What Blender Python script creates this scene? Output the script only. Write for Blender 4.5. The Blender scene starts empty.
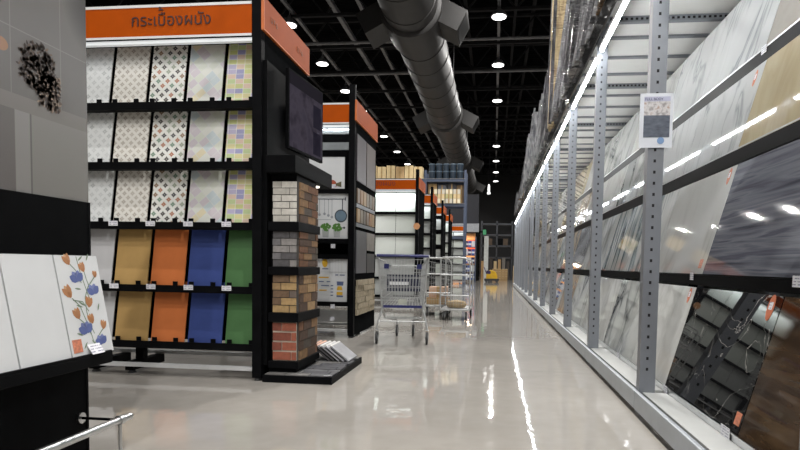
import bpy, bmesh, math, random
from mathutils import Vector, Matrix, Euler
random.seed(7)
S = bpy.context.scene
COL = S.collection
PI = math.pi

# ------------------------------------------------------------------ node helpers
class NT:
    def __init__(self, name):
        self.m = bpy.data.materials.new(name); self.m.use_nodes = True
        self.t = self.m.node_tree; self.t.nodes.clear()
        self.out = self.n('ShaderNodeOutputMaterial')
        self.b = self.n('ShaderNodeBsdfPrincipled')
        self.l(self.b.outputs[0], self.out.inputs[0])
    def n(self, k, **kw):
        o = self.t.nodes.new(k)
        for a, v in kw.items(): setattr(o, a, v)
        return o
    def l(self, a, b): self.t.links.new(a, b)
    def s(self, sock, v):
        if hasattr(v, 'is_output'): self.l(v, sock)
        elif isinstance(v, (tuple, list)) and len(v) == 3 and sock.type == 'RGBA': sock.default_value = (*v, 1)
        else: sock.default_value = v
    def f(self, op, a, b=None, c=None):
        o = self.n('ShaderNodeMath', operation=op)
        for i, v in enumerate((a, b, c)):
            if v is not None: self.s(o.inputs[i], v)
        return o.outputs[0]
    def obj(self):
        o = self.n('ShaderNodeTexCoord'); return o.outputs['Object']
    def xyz(self, v=None):
        o = self.n('ShaderNodeSeparateXYZ'); self.l(v if v else self.obj(), o.inputs[0]); return o.outputs
    def vec(self, x, y, z):
        o = self.n('ShaderNodeCombineXYZ')
        for i, v in enumerate((x, y, z)): self.s(o.inputs[i], v)
        return o.outputs[0]
    def mapped(self, v, scale=(1,1,1), rot=(0,0,0), rnd=0):
        o = self.n('ShaderNodeMapping'); self.l(v, o.inputs[0]); o.inputs['Rotation'].default_value = rot; o.inputs['Scale'].default_value = scale
        if rnd:
            r = self.n('ShaderNodeObjectInfo').outputs['Random']
            q = self.vec(self.f('MULTIPLY', r, rnd), self.f('MULTIPLY', r, rnd*1.7), self.f('MULTIPLY', r, rnd*.6))
            a = self.n('ShaderNodeVectorMath', operation='ADD'); self.l(v, a.inputs[0]); self.l(q, a.inputs[1]); self.l(a.outputs[0], o.inputs[0])
        return o.outputs[0]
    def noise(self, v, scale, detail=4, dist=0, rough=.5):
        o = self.n('ShaderNodeTexNoise'); self.l(v, o.inputs['Vector'])
        o.inputs['Scale'].default_value = scale; o.inputs['Detail'].default_value = detail
        o.inputs['Distortion'].default_value = dist; o.inputs['Roughness'].default_value = rough
        return o.outputs['Fac']
    def white(self, v):
        o = self.n('ShaderNodeTexWhiteNoise', noise_dimensions='3D'); self.l(v, o.inputs['Vector']); return o.outputs['Value']
    def ramp(self, fac, stops, interp='LINEAR'):
        o = self.n('ShaderNodeValToRGB'); self.l(fac, o.inputs[0]); o.color_ramp.interpolation = interp
        e = o.color_ramp.elements
        while len(e) < len(stops): e.new(.5)
        for i, (p, c) in enumerate(stops): e[i].position = p; e[i].color = (*c, 1)
        return o.outputs[0]
    def mix(self, fac, a, b):
        o = self.n('ShaderNodeMix', data_type='RGBA'); self.s(o.inputs[0], fac); self.s(o.inputs[6], a); self.s(o.inputs[7], b); return o.outputs[2]
    def bump(self, h, strength=.2, dist=.01):
        o = self.n('ShaderNodeBump'); self.l(h, o.inputs['Height']); o.inputs['Strength'].default_value = strength; o.inputs['Distance'].default_value = dist
        self.l(o.outputs[0], self.b.inputs['Normal'])
    def fin(self, color, rough=.5, metal=0, spec=.5):
        self.s(self.b.inputs['Base Color'], color); self.s(self.b.inputs['Roughness'], rough)
        self.b.inputs['Metallic'].default_value = metal; self.b.inputs['Specular IOR Level'].default_value = spec
        return self.m

def srgb(r, g, b):
    f = lambda c: ((c/255+.055)/1.055)**2.4 if c > 10 else c/255/12.92
    return (f(r), f(g), f(b))
_MC = {}
def flat(name, c, rough=.5, metal=0, var=.12, scale=9, spec=.5):
    """plain surface with a little procedural unevenness"""
    if name in _MC: return _MC[name]
    g = NT(name); n = g.noise(g.obj(), scale, 3)
    lo = tuple(x*(1-var) for x in c); hi = tuple(min(1, x*(1+var)) for x in c)
    m = g.fin(g.ramp(n, [(.3, lo), (.7, hi)]), rough, metal, spec); _MC[name] = m; return m
def glow(name, c, strength):
    g = NT(name); g.fin(c, .4); g.b.inputs['Emission Color'].default_value = (*c, 1); g.b.inputs['Emission Strength'].default_value = strength; return g.m
def marble(name, base, vein, scale=2.0, width=.06, amt=.8, stretch=(1,1,1), rot=(0,0,0), rough=.07, cloud=None, dist=1.2):
    g = NT(name); v = g.mapped(g.obj(), stretch, rot, rnd=37)
    n = g.noise(v, scale, 5, dist); rid = g.f('ABSOLUTE', g.f('SUBTRACT', n, .5))
    k = g.ramp(rid, [(0, (1,)*3), (width*.35, (.55,)*3), (width, (0,)*3)])
    n2 = g.noise(v, scale*.7, 3, .5)
    bs = g.ramp(n2, [(.3, base), (.7, cloud or tuple(x*.86 for x in base))])
    k2 = g.f('MULTIPLY', g.f('MULTIPLY', k, amt), g.ramp(n2, [(.38, (.15,)*3), (.6, (1,)*3)]))
    return g.fin(g.mix(k2, bs, vein), rough)
def streaks(name, stops, scale=3, stretch=(1,1,9), rot=(0,0,0), rough=.1, dist=.3):
    g = NT(name); v = g.mapped(g.obj(), stretch, rot, rnd=23)
    return g.fin(g.ramp(g.noise(v, scale, 6, dist), stops), rough)

# ------------------------------------------------------------------ mesh helpers
class MB:
    def __init__(self): self.v = []; self.f = []; self.mi = []; self.cur = 0
    def add(self, vs, fs):
        o = len(self.v); self.v += [tuple(p) for p in vs]
        for f in fs: self.f.append([o+i for i in f]); self.mi.append(self.cur)
        return self
    def box(self, x0, x1, y0, y1, z0, z1, M=None):
        vs = [Vector((x, y, z)) for z in (z0, z1) for y in (y0, y1) for x in (x0, x1)]
        if M: vs = [M @ p for p in vs]
        return self.add(vs, [(0,2,3,1),(4,5,7,6),(0,1,5,4),(2,6,7,3),(0,4,6,2),(1,3,7,5)])
    def prism(self, pts, d, M=None):
        """closed polygon in xz, thickness d along +y"""
        n = len(pts); vs = [Vector((x, 0, z)) for x, z in pts] + [Vector((x, d, z)) for x, z in pts]
        if M: vs = [M @ p for p in vs]
        return self.add(vs, [tuple(range(n)), tuple(range(2*n-1, n-1, -1))] + [(i, n+i, n+(i+1) % n, (i+1) % n) for i in range(n)])
    def poly(self, pts, M=None):
        vs = [Vector(p) for p in pts]
        if M: vs = [M @ p for p in vs]
        return self.add(vs, [tuple(range(len(pts)))])
    def cyl(self, p0, p1, r0, r1=None, n=12, caps=True):
        p0 = Vector(p0); p1 = Vector(p1); r1 = r0 if r1 is None else r1
        d = (p1-p0).normalized(); a = d.orthogonal().normalized(); b = d.cross(a)
        vs = []
        for p, r in ((p0, r0), (p1, r1)):
            vs += [p + (a*math.cos(2*PI*i/n) + b*math.sin(2*PI*i/n))*r for i in range(n)]
        fs = [(i, (i+1) % n, n+(i+1) % n, n+i) for i in range(n)]
        if caps: fs += [tuple(range(n-1, -1, -1)), tuple(range(n, 2*n))]
        return self.add(vs, fs)
    def tube(self, pts, r, n=8, closed=False):
        pts = [Vector(p) for p in pts]; N = len(pts); vs = []; a = None
        for i, p in enumerate(pts):
            q0 = pts[i-1] if i or closed else p; q1 = pts[(i+1) % N] if i < N-1 or closed else p
            d = (q1-q0).normalized()
            if a is None: a = d.orthogonal().normalized()
            else: a = (a - d*a.dot(d)).normalized()
            b = d.cross(a)
            vs += [p + (a*math.cos(2*PI*k/n) + b*math.sin(2*PI*k/n))*r for k in range(n)]
        fs = []
        for i in range(N if closed else N-1):
            j = (i+1) % N
            fs += [(i*n+k, i*n+(k+1) % n, j*n+(k+1) % n, j*n+k) for k in range(n)]
        if not closed: fs += [tuple(range(n-1, -1, -1)), tuple((N-1)*n+k for k in range(n))]
        return self.add(vs, fs)
    def lathe(self, prof, n=20, axis='z', M=None):
        vs = []
        for r, h in prof:
            for k in range(n):
                c, s = r*math.cos(2*PI*k/n), r*math.sin(2*PI*k/n)
                vs.append(Vector((c, s, h)) if axis == 'z' else Vector((h, c, s)) if axis == 'x' else Vector((c, h, s)))
        if M: vs = [M @ p for p in vs]
        fs = [(i*n+k, i*n+(k+1) % n, (i+1)*n+(k+1) % n, (i+1)*n+k) for i in range(len(prof)-1) for k in range(n)]
        fs += [tuple(range(n-1, -1, -1)), tuple((len(prof)-1)*n+k for k in range(n))]
        return self.add(vs, fs)
    def mesh(self, name, mats):
        me = bpy.data.meshes.new(name); me.from_pydata(self.v, [], self.f)
        for m in (mats if isinstance(mats, (list, tuple)) else [mats]): me.materials.append(m)
        me.polygons.foreach_set('material_index', self.mi)
        bm = bmesh.new(); bm.from_mesh(me); bmesh.ops.recalc_face_normals(bm, faces=bm.faces); bm.to_mesh(me); bm.free(); me.update()
        return me
    def build(self, name, mats, parent=None, smooth=False, bevel=0, **kw):
        me = self.mesh(name, mats); o = bpy.data.objects.new(name, me); COL.objects.link(o)
        if parent: o.parent = parent
        if smooth:
            for p in me.polygons: p.use_smooth = True
            me.set_sharp_from_angle(angle=math.radians(40))
        if bevel:
            b = o.modifiers.new('bevel', 'BEVEL'); b.width = bevel; b.segments = 2; b.limit_method = 'ANGLE'
        return o
def tag(o, label=None, cat=None, group=None, kind=None):
    if label: o['label'] = label
    if cat: o['category'] = cat
    if group: o['group'] = group
    if kind: o['kind'] = kind
    return o
def thing(name, label, cat, loc=(0,0,0), rotz=0, group=None):
    o = bpy.data.objects.new(name, None); COL.objects.link(o); o.empty_display_size = .1
    o.location = loc; o.rotation_euler = (0, 0, rotz); return tag(o, label, cat, group)
def dup(root, loc=None, rotz=None, label=None):
    r = root.copy(); COL.objects.link(r)
    if loc is not None: r.location = loc
    if rotz is not None: r.rotation_euler = (0, 0, rotz)
    if label: r['label'] = label
    for ch in list(root.children):
        c = ch.copy(); COL.objects.link(c); c.parent = r
        for gch in list(ch.children):
            d = gch.copy(); COL.objects.link(d); d.parent = c
    return r
def B(name, mat, parent, *a, bevel=0): return MB().box(*a).build(name, mat, parent, bevel=bevel)
def struct(o): o['kind'] = 'structure'; return o
def lettering(body, size, mat, parent, M, name='lettering', extrude=.0015, align='CENTER', squeeze=1):
    cu = bpy.data.curves.new(name, 'FONT'); cu.body = body; cu.size = size; cu.extrude = extrude; cu.align_x = align
    t = bpy.data.objects.new(name, cu); COL.objects.link(t); t.matrix_world = M
    bpy.context.view_layer.update()
    me = bpy.data.meshes.new_from_object(t.evaluated_get(bpy.context.evaluated_depsgraph_get()))
    COL.objects.unlink(t); bpy.data.objects.remove(t)
    me.transform(M @ Matrix.Diagonal((squeeze, 1, 1, 1))); me.materials.clear(); me.materials.append(mat)
    o = bpy.data.objects.new(name, me); COL.objects.link(o); o.parent = parent; return o
FRONT = lambda x, y, z: Matrix.Translation((x, y, z)) @ Matrix.Rotation(PI/2, 4, 'X')              # reads from -Y
SIDE = lambda x, y, z: Matrix.Translation((x, y, z)) @ Matrix.Rotation(PI/2, 4, 'Z') @ Matrix.Rotation(PI/2, 4, 'X')   # reads from +X
ORD = ['first', 'second', 'third', 'fourth', 'fifth', 'sixth', 'seventh', 'eighth', 'ninth', 'tenth', 'eleventh', 'twelfth', 'thirteenth', 'fourteenth', 'fifteenth', 'sixteenth', 'seventeenth', 'eighteenth', 'nineteenth', 'twentieth']

# ------------------------------------------------------------------ materials
BLACK = flat('black powder coat', (.0045, .0047, .0055), .5, var=.25, spec=.04)
BLACK2 = flat('black laminate', (.005, .0052, .0058), .5, var=.15, spec=.02)
DARKPANEL = flat('charcoal panel', (.0085, .009, .0095), .5, spec=0)
ORANGE = flat('orange sign', srgb(178, 76, 0), .5, var=.05, spec=.1)
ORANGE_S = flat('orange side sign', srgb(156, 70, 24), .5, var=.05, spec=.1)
DARKTXT = flat('dark maroon lettering', (.05, .010, .006), .5)
GREYTXT = flat('brown grey lettering', (.22, .09, .05), .5)
WHITE = flat('white sheet', (.78, .79, .80), .45, var=.03)
WHITEPLASTIC = flat('white plastic', (.72, .72, .74), .35, var=.04)
CHROME = flat('brushed steel', (.62, .63, .64), .28, 1, var=.06)
ZINC = flat('zinc wire', (.46, .47, .47), .36, .4, var=.08)
RACK = flat('grey rack steel', srgb(130, 134, 141), .42, .3, var=.06)
RACKL = flat('light rack beam', srgb(176, 182, 188), .4, .2, var=.05)
RACKBLUE = flat('blue grey upright', srgb(70, 80, 100), .5, .1, var=.08)
DECKW = flat('white deck board', (.76, .77, .76), .5, var=.03)
HOLE = flat('dark hole', (.004, .004, .005), .8)
RUBBER = flat('grey rubber', (.035, .036, .038), .6)
BLUEPL = flat('blue plastic', srgb(34, 40, 96), .35)
CARDB = flat('cardboard', srgb(176, 146, 104), .75, var=.12)
CARDB2 = flat('pale cardboard', srgb(206, 184, 140), .75, var=.10)
CARDW = flat('whitish carton', srgb(196, 190, 176), .7, var=.08)
GROUT = flat('mortar', srgb(190, 182, 168), .85)
CEIL = flat('dark ceiling sheet', (.016, .016, .0165), .6, var=.3, scale=2)
TRUSS = flat('dark truss steel', (.022, .022, .023), .6, 0, spec=.05)
RAILG = flat('grey conduit steel', (.17, .17, .175), .5, .2)
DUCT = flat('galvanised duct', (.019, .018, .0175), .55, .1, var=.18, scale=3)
LAMP = glow('lamp diffuser', (1, .98, .95), 7)
LED = glow('strip light', (.97, .99, 1), 85)
HEADLED = glow('header light', (.92, .97, 1), .22)
STICK = flat('orange sticker', srgb(222, 118, 72), .45, var=.12, scale=60)

g = NT('price ticket'); x = g.xyz()
ln = g.f('GREATER_THAN', g.f('FRACT', g.f('MULTIPLY', x[2], 75)), .62)
bl = g.f('GREATER_THAN', g.noise(g.mapped(g.obj(), (90, 90, 20)), 1.3, 2), .48)
TICKET = g.fin(g.mix(g.f('MULTIPLY', g.f('MULTIPLY', ln, bl), .75), (.80, .80, .84), (.10, .10, .22)), .4)

# polished concrete floor
g = NT('polished concrete'); v = g.obj()
n1 = g.noise(v, .7, 6, .4); n2 = g.noise(v, 7, 5)
base = g.ramp(n1, [(.25, srgb(160, 156, 150)), (.55, srgb(176, 171, 164)), (.8, srgb(187, 182, 174))])
x = g.xyz(v)
jx = g.f('LESS_THAN', g.f('ABSOLUTE', g.f('SUBTRACT', g.f('FRACT', g.f('DIVIDE', g.f('ADD', x[0], 101.3), 5.0)), .5)), .0006)
jy = g.f('LESS_THAN', g.f('ABSOLUTE', g.f('SUBTRACT', g.f('FRACT', g.f('DIVIDE', g.f('ADD', x[1], 102.4), 5.0)), .5)), .0006)
c = g.mix(g.f('MULTIPLY', g.ramp(n2, [(.35, (0,)*3), (.75, (1,)*3)]), .25), base, srgb(150, 144, 136))
c = g.mix(g.f('MULTIPLY', g.f('MAXIMUM', jx, jy), .5), c, (.12, .12, .11))
g.bump(g.noise(v, 5.0, 2), .035, .05)
FLOOR = g.fin(c, g.ramp(n1, [(.3, (.025,)*3), (.8, (.05,)*3)]), 0, .6)

# ceiling / walls / floor
struct(B('floor', FLOOR, None, -18, 3.6, -20, 58, -.1, 0))
g = NT('corrugated roof sheet'); x = g.xyz(); g.bump(g.f('SINE', g.f('MULTIPLY', x[1], 24)), .8, .03)
CORR = g.fin(g.ramp(g.noise(g.obj(), 1.2, 3), [(.3, (.003, .003, .0032)), (.7, (.007, .007, .0075))]), .6, 0, 0)
struct(B('ceiling', CORR, None, -18, 3.6, -20, 58, 10.6, 10.7))
WALLM = flat('dark wall sheet', (.022, .022, .024), .6)
struct(B('wall_back', WALLM, None, -18, 3.6, 58, 58.2, 0, 10.6))
struct(B('wall_front', flat('grey wall', (.20, .20, .20), .6), None, -18, 3.6, -20.2, -20, 0, 10.6))
struct(B('wall_left', flat('grey wall', (.2,)*3, .6), None, -18.2, -18, -20, 58, 0, 10.6))
struct(B('wall_right', flat('grey wall', (.2,)*3, .6), None, 3.6, 3.8, -20, 58, 0, 10.6))

# roof trusses, purlins
def truss(y):
    m = MB(); z0, z1 = 9.0, 9.95
    for z, r in ((z0, .055), (z1, .055)): m.box(-18, 3.6, y-r, y+r, z-r*.8, z+r*.8)
    n = 14; w = 21.6/n
    for i in range(n):
        xa = -18+i*w; xm = xa+w/2
        m.cyl((xa, y, z0), (xm, y, z1), .035, n=5); m.cyl((xm, y, z1), (xa+w, y, z0), .035, n=5)
    return m
for i, y in enumerate([13.2+2.75*k for k in range(15)]):
    struct(truss(y).build('trim_%d' % (i+1), TRUSS))
k0 = 16
for i, (xx, zz, r) in enumerate([(-5.4, 9.3, .07), (-4.6, 9.5, .06), (-8.4, 9.3, .06), (-9.6, 9.3, .06), (-1.2, 10.1, .06), (1.2, 10.1, .06), (2.6, 9.8, .06), (-3.4, 10.2, .05), (.55, 9.9, .05)]):
    struct(MB().box(xx-r, xx+r, 6, 57.9, zz-r, zz+r).build('trim_%d' % (k0+i), RAILG if i < 2 else TRUSS))
# long cross pipes near the ceiling
for i, (yy, zz) in enumerate([(20.4, 8.75), (23.9, 8.8)]):
    struct(MB().cyl((-14, yy, zz), (3.5, yy, zz), .055, n=8).build('trim_%d' % (k0+9+i), RAILG))

# ------------------------------------------------------------------ ceiling lamps
def lamp_proto():
    t = thing('ceiling_lamp', '', 'ceiling lamp')
    MB().lathe([(.05, .30), (.07, .22), (.16, .16), (.24, .05), (.245, .0), (.22, .0)], 20).build('housing', RAILG, t, smooth=True)
    MB().lathe([(.215, .015), (.215, -.02), (.15, -.035)], 20).build('diffuser', LAMP, t, smooth=True)
    MB().cyl((0, 0, .30), (0, 0, .48), .02, n=8).build('hanger', RAILG, t)
    return t
proto = lamp_proto(); used = False
rows = [('the right row above the open aisle', [(-.02, y) for y in (-15, -10, -5.5, -1.5, 2.5, 8, 13.2, 18.3, 22.6, 27.4, 37.6, 42.9, 48, 53)]),
        ('the left row above the gondola signs', [(-6.75, y) for y in (-14, -9, -4, 18.4, 22.0, 25.5, 28.8, 34.5, 39.2, 44)])]
LZ = 8.6
def add_light(name, kind, loc, energy, size=.4, color=(1, .975, .94), parent=None, rot=(0,0,0), sy=None, spread=PI):
    l = bpy.data.lights.new(name, kind); l.energy = energy; l.color = color
    if kind == 'AREA':
        l.shape = 'RECTANGLE' if sy else 'DISK'; l.size = size; l.spread = spread
        if sy: l.size_y = sy
    o = bpy.data.objects.new(name, l); COL.objects.link(o); o.location = loc; o.rotation_euler = rot
    if parent: o.parent = parent
    return o
for rn, pts in rows:
    nv = 0
    for (x0, y0) in pts:
        o = proto if not used else dup(proto)
        used = True
        o.location = (x0, y0, LZ)
        if y0 > 18:
            nv += 1; o['label'] = 'lit ceiling lamp, %s from the camera in %s' % (ORD[nv-1], rn)
        else:
            o['label'] = 'lit ceiling lamp nearer than the visible ones in %s' % rn
        o['group'] = 'round ceiling lamps in ' + rn
        if y0 < 46: add_light('lamp_light', 'AREA', (x0, y0, LZ-.06), 340, .18)
# the rails that carry the lamps
for x0, lab in ((-.02, 'dark lamp rail running above the open aisle'), (-6.75, 'grey lamp rail running above the gondola signs')):
    MB().box(x0-.05, x0+.05, -17, 56, LZ+.48, LZ+.58).build('lamp_rail', RAILG)
    tag(bpy.context.scene.objects[-1] if False else COL.objects[-1], lab, 'lamp rail')
# small hanging pendant far down the aisle
t = thing('hanging_sensor', 'small white device hanging on a cord far down the aisle', 'hanging sensor', (-.35, 30, 4.6))
MB().lathe([(.03, .5), (.06, .4), (.06, .1), (.10, .06), (.08, 0)], 12).build('body', glow('pendant', (1, 1, 1), .8), t, smooth=True)
MB().cyl((0, 0, .5), (0, 0, 4.5), .012, n=6).build('cord', BLACK, t)

# ------------------------------------------------------------------ ventilation duct
t = thing('ventilation_duct', 'large round galvanised air duct hung under the dark roof', 'air duct', (-2.25, 0, 7.45))
m = MB(); R = .70
prof = []
y = 8.0
while y < 54: prof += [(R, y), (R, y+1.18), (R+.018, y+1.19), (R+.018, y+1.24), (R, y+1.25)]; y += 1.25
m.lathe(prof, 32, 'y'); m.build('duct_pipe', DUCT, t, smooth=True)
for yy in (15.4, 25.8, 36.5, 47.5):
    MB().lathe([(R+.02, yy-.75), (R+.10, yy-.7), (R+.10, yy+.7), (R+.02, yy+.75)], 32, 'y').build('collar', DUCT, t, smooth=True)
    for s in (-1, 1):
        Mx = Matrix.Translation((s*.98, yy, -.18)) @ Matrix.Rotation(s*math.radians(28), 4, 'Y')
        o = MB().box(-.38, .38, -.55, .55, -.28, .28, Mx).build('air_outlet', DUCT, t)
        MB().box(.381*s-.004, .381*s+.004, -.48, .48, -.22, .22, Mx).build('grille', BLACK, o)
for yy in (12.0, 20.5, 31, 42):
    for s in (-1, 1): MB().cyl((s*.69, yy, .1), (s*.69, yy, 2.4), .012, n=6).build('hanger_rod', RAILG, t)

# ------------------------------------------------------------------ tile sample patterns
def pat_diamonds(name, base, lo, hi, cell, coloured=False, r=.45):
    g = NT(name); x = g.xyz()
    u = g.f('DIVIDE', x[0], cell); w = g.f('DIVIDE', x[2], cell)
    # rotated lattice
    a = g.f('ADD', u, w); b = g.f('SUBTRACT', u, w)
    da = g.f('SUBTRACT', g.f('FRACT', a), .5); db = g.f('SUBTRACT', g.f('FRACT', b), .5)
    du = g.f('ABSOLUTE', g.f('MULTIPLY', g.f('ADD', da, db), .5)); dw = g.f('ABSOLUTE', g.f('MULTIPLY', g.f('SUBTRACT', da, db), .5))
    star = g.f('LESS_THAN', g.f('ADD', g.f('POWER', du, .72), g.f('POWER', dw, .72)), r)
    core = g.f('LESS_THAN', g.f('MAXIMUM', du, dw), .045)
    rnd = g.white(g.vec(g.f('FLOOR', a), g.f('FLOOR', b), 3.3))
    if coloured:
        colr = g.ramp(rnd, [(0, srgb(70, 66, 60)), (.2, srgb(150, 120, 90)), (.38, srgb(120, 150, 130)), (.52, srgb(180, 120, 90)), (.68, srgb(60, 60, 66)), (.84, srgb(160, 170, 150))], 'CONSTANT')
    else: colr = g.mix(rnd, lo, hi)
    c = g.mix(star, base, colr); c = g.mix(core, c, base if not coloured else (.55, .53, .48))
    return g.fin(c, .38)
def pat_cells(name, stops, cell, rot=0, grout=(.75, .75, .75), gw=.03):
    g = NT(name); v = g.mapped(g.obj(), (1, 1, 1), (0, rot, 0)); x = g.xyz(v)
    u = g.f('DIVIDE', x[0], cell[0]); w = g.f('DIVIDE', x[2], cell[1])
    rnd = g.white(g.vec(g.f('FLOOR', u), g.f('FLOOR', w), 1.7))
    c = g.ramp(rnd, stops, 'CONSTANT')
    e = g.f('GREATER_THAN', g.f('MAXIMUM', g.f('ABSOLUTE', g.f('SUBTRACT', g.f('FRACT', u), .5)), g.f('ABSOLUTE', g.f('SUBTRACT', g.f('FRACT', w), .5))), .5-gw)
    return g.fin(g.mix(e, c, grout), .38)
PAT = [pat_diamonds('faint grey diamond tile', (.74, .76, .76), (.50, .52, .52), (.66, .68, .68), .078),
       pat_diamonds('brown petal lattice tile', (.76, .74, .69), (.40, .36, .31), (.55, .51, .45), .070),
       pat_diamonds('coloured petal lattice tile', (.80, .80, .76), (.3,)*3, (.5,)*3, .078, True),
       pat_cells('pastel diagonal tile', [(0, srgb(214, 218, 206)), (.25, srgb(198, 210, 214)), (.45, srgb(222, 212, 180)), (.6, srgb(208, 200, 206)), (.8, srgb(220, 222, 214))], (.075, .055), .75, (.70, .72, .70)),
       pat_cells('pastel mosaic tile', [(0, srgb(196, 200, 130)), (.25, srgb(178, 172, 200)), (.45, srgb(214, 206, 150)), (.6, srgb(150, 150, 190)), (.72, srgb(216, 190, 170)), (.85, srgb(190, 206, 150))], (.066, .040), 0, (.78, .78, .72))]
PLAIN = [flat('pale grey glazed tile', srgb(202, 202, 204), .16, var=.03), flat('tan glazed tile', srgb(186, 152, 98), .16, var=.06),
         flat('orange glazed tile', srgb(204, 118, 68), .16, var=.05), flat('blue glazed tile', srgb(64, 80, 140), .16, var=.06),
         flat('green glazed tile', srgb(80, 118, 76), .16, var=.06)]
PATN = ['white tile with faint grey diamonds', 'cream tile with brown petal lattice', 'white tile with coloured petal lattice', 'pastel tile with diagonal squares', 'pastel mosaic tile of small blocks']
PLN = ['pale grey glazed tile', 'tan glazed tile', 'orange glazed tile', 'blue glazed tile', 'green glazed tile']
ROWN = ['top', 'second', 'third', 'fourth', 'bottom']

def price_tag(loc, label, w=.062, h=.034, rot=(0,0,0), group=None, name='price_tag'):
    o = MB().box(-w/2, w/2, -.0012, .0012, 0, h).build(name, TICKET); o.location = loc; o.rotation_euler = rot
    return tag(o, label, 'price tag', group)

# ------------------------------------------------------------------ gondola displays
RAILW = flat('light base rail', (.62, .63, .64), .35, .25, var=.05)
def gondola(y, x0, x1, label, shelves, sign_text=None, depth=1.07, top=2.87, posts=None, sidelab=None, lightw=2.2, side=True, backc=BLACK, under=True, textsize=.19):
    """tile display facing -Y, right end at x1 with an end panel facing +X"""
    t = thing('tile_display_gondola', label, 'display stand', ((x0+x1)/2, y, 0))
    ox = (x0+x1)/2
    bx = lambda n, m, a, b, c, d, e, f, **k: B(n, m, t, a-ox, b-ox, c-y, d-y, e, f, **k)
    for px in ([x0+.04, x1-.037] if posts is None else posts):
        bx('post', BLACK, px-.037, px+.037, y, y+.07, .025, top+.22, bevel=.003)
    bx('back_panel', backc, x0+.02, x1-.03, y+.30, y+.33, shelves[-1], top)
    bx('end_panel', DARKPANEL if side else BLACK, x1-.03, x1, y+.07, y+depth, .03, top+.05)
    s = bx('header_sign', ORANGE, x0+.078, x1-.075, y, y+.03, top-.235, top-.02)
    MB().box(x0+.078-ox, x1-.075-ox, -.004, .0, top-.02, top).box(x0+.078-ox, x1-.075-ox, -.004, .0, top-.252, top-.235).build('sign_trim', WHITE, s)
    if sign_text:
        lettering(sign_text[0], textsize, DARKTXT, s, FRONT(sign_text[1]-ox, -.003, sign_text[2]))
    bx('header_cap', BLACK, x0, x1, y+.031, y+.40, top-.02, top+.02)
    l = bx('header_light', HEADLED, x0+.078, x1-.075, y+.012, y+.05, top-.286, top-.258)
    for z in shelves:
        sh = bx('shelf', BLACK, x0+.078, x1-.03, y+.06, y+.135, z-.045, z)
        MB().box(x0+.078-ox, x1-.03-ox, .052, .06, z-.045, z+.012).build('shelf_lip', BLACK, sh)
    # side sign and trim on the aisle end
    s2 = bx('end_sign', ORANGE_S, x1+.001, x1+.02, y+.005, y+depth, top-.20, top+.035)
    MB().box(x1-ox, x1-ox+.021, .0, .012, top-.20, top+.035).box(x1-ox, x1-ox+.0215, .0, depth, top-.21, top-.20).build('sign_edge', flat('bright orange edge', srgb(196, 98, 24), .4), s2)
    # base rails and feet
    if under:
        bx('base_rail', RAILW, x0+.08, x1-.06, y+.02, y+.06, .072, .102)
        bx('base_rail', RAILW, x0+.08, x1-.06, y+.50, y+.54, .102, .132)
        for fx in (x0+.3, x0+.62, x1-.06):
            bx('foot', BLACK, fx-.035, fx+.035, y+.10, y+.55, .025, .095)
            bx('leg', BLACK, fx-.035, fx+.035, y+.24, y+.30, .095, shelves[-1]-.045)
            for fy in (.14, .5): MB().cyl((fx-ox, fy, 0), (fx-ox, fy, .026), .035, .02, 14).build('levelling_foot', RUBBER, t)
    for fx in (x0+.04, x1-.037): MB().cyl((fx-ox, .035, 0), (fx-ox, .035, .026), .03, .02, 14).build('levelling_foot', RUBBER, t)
    if lightw:
        add_light('header_lamp', 'AREA', ((x0+x1)/2+.02, y+.03, top-.305), lightw*2, x1-x0-.2, (.93, .97, 1), rot=(math.radians(25), 0, 0), sy=.04, spread=math.radians(150))
    return t, s2, ox

# G2: the wall-tile gondola
YG = 4.228; XR = -1.770
SH = [2.145, 1.682, 1.213, .715, .265]
g2, g2sign, ox2 = gondola(YG, -3.55, XR, 'black tile display with orange Thai header sign and five rows of tiles', SH, None, lightw=.15)
# Thai header text, tone mark placed above the vowel
hs = [c for c in g2.children if c.name.startswith('header_sign')][0]
thai = lettering('กระเบืองผนัง', .125, DARKTXT, hs, FRONT(-2.487-ox2, -.004, 2.712))
tone = lettering('้', .125, DARKTXT, hs, FRONT(0, -.004, 0), name='tone_mark')
vx = [v.co.x for v in tone.data.vertices]; vz = [v.co.z for v in tone.data.vertices]
if vx:
    dx = -2.566-ox2-(min(vx)+max(vx))/2; dz = 2.838-(min(vz)+max(vz))/2
    for v in tone.data.vertices: v.co.x += dx; v.co.z += dz
# side sign marks
for yy in (YG+.20, YG+.80):
    lettering('U F 6', .062, GREYTXT, g2sign, SIDE(XR-ox2+.022, yy-YG, 2.765), align='CENTER', extrude=.001)
# panel trim around screen: dark frame board on the end panel
B('screen_backboard', BLACK2, g2, XR-ox2+.0, XR-ox2+.03, .04, 1.05, .12, 2.45)

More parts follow.
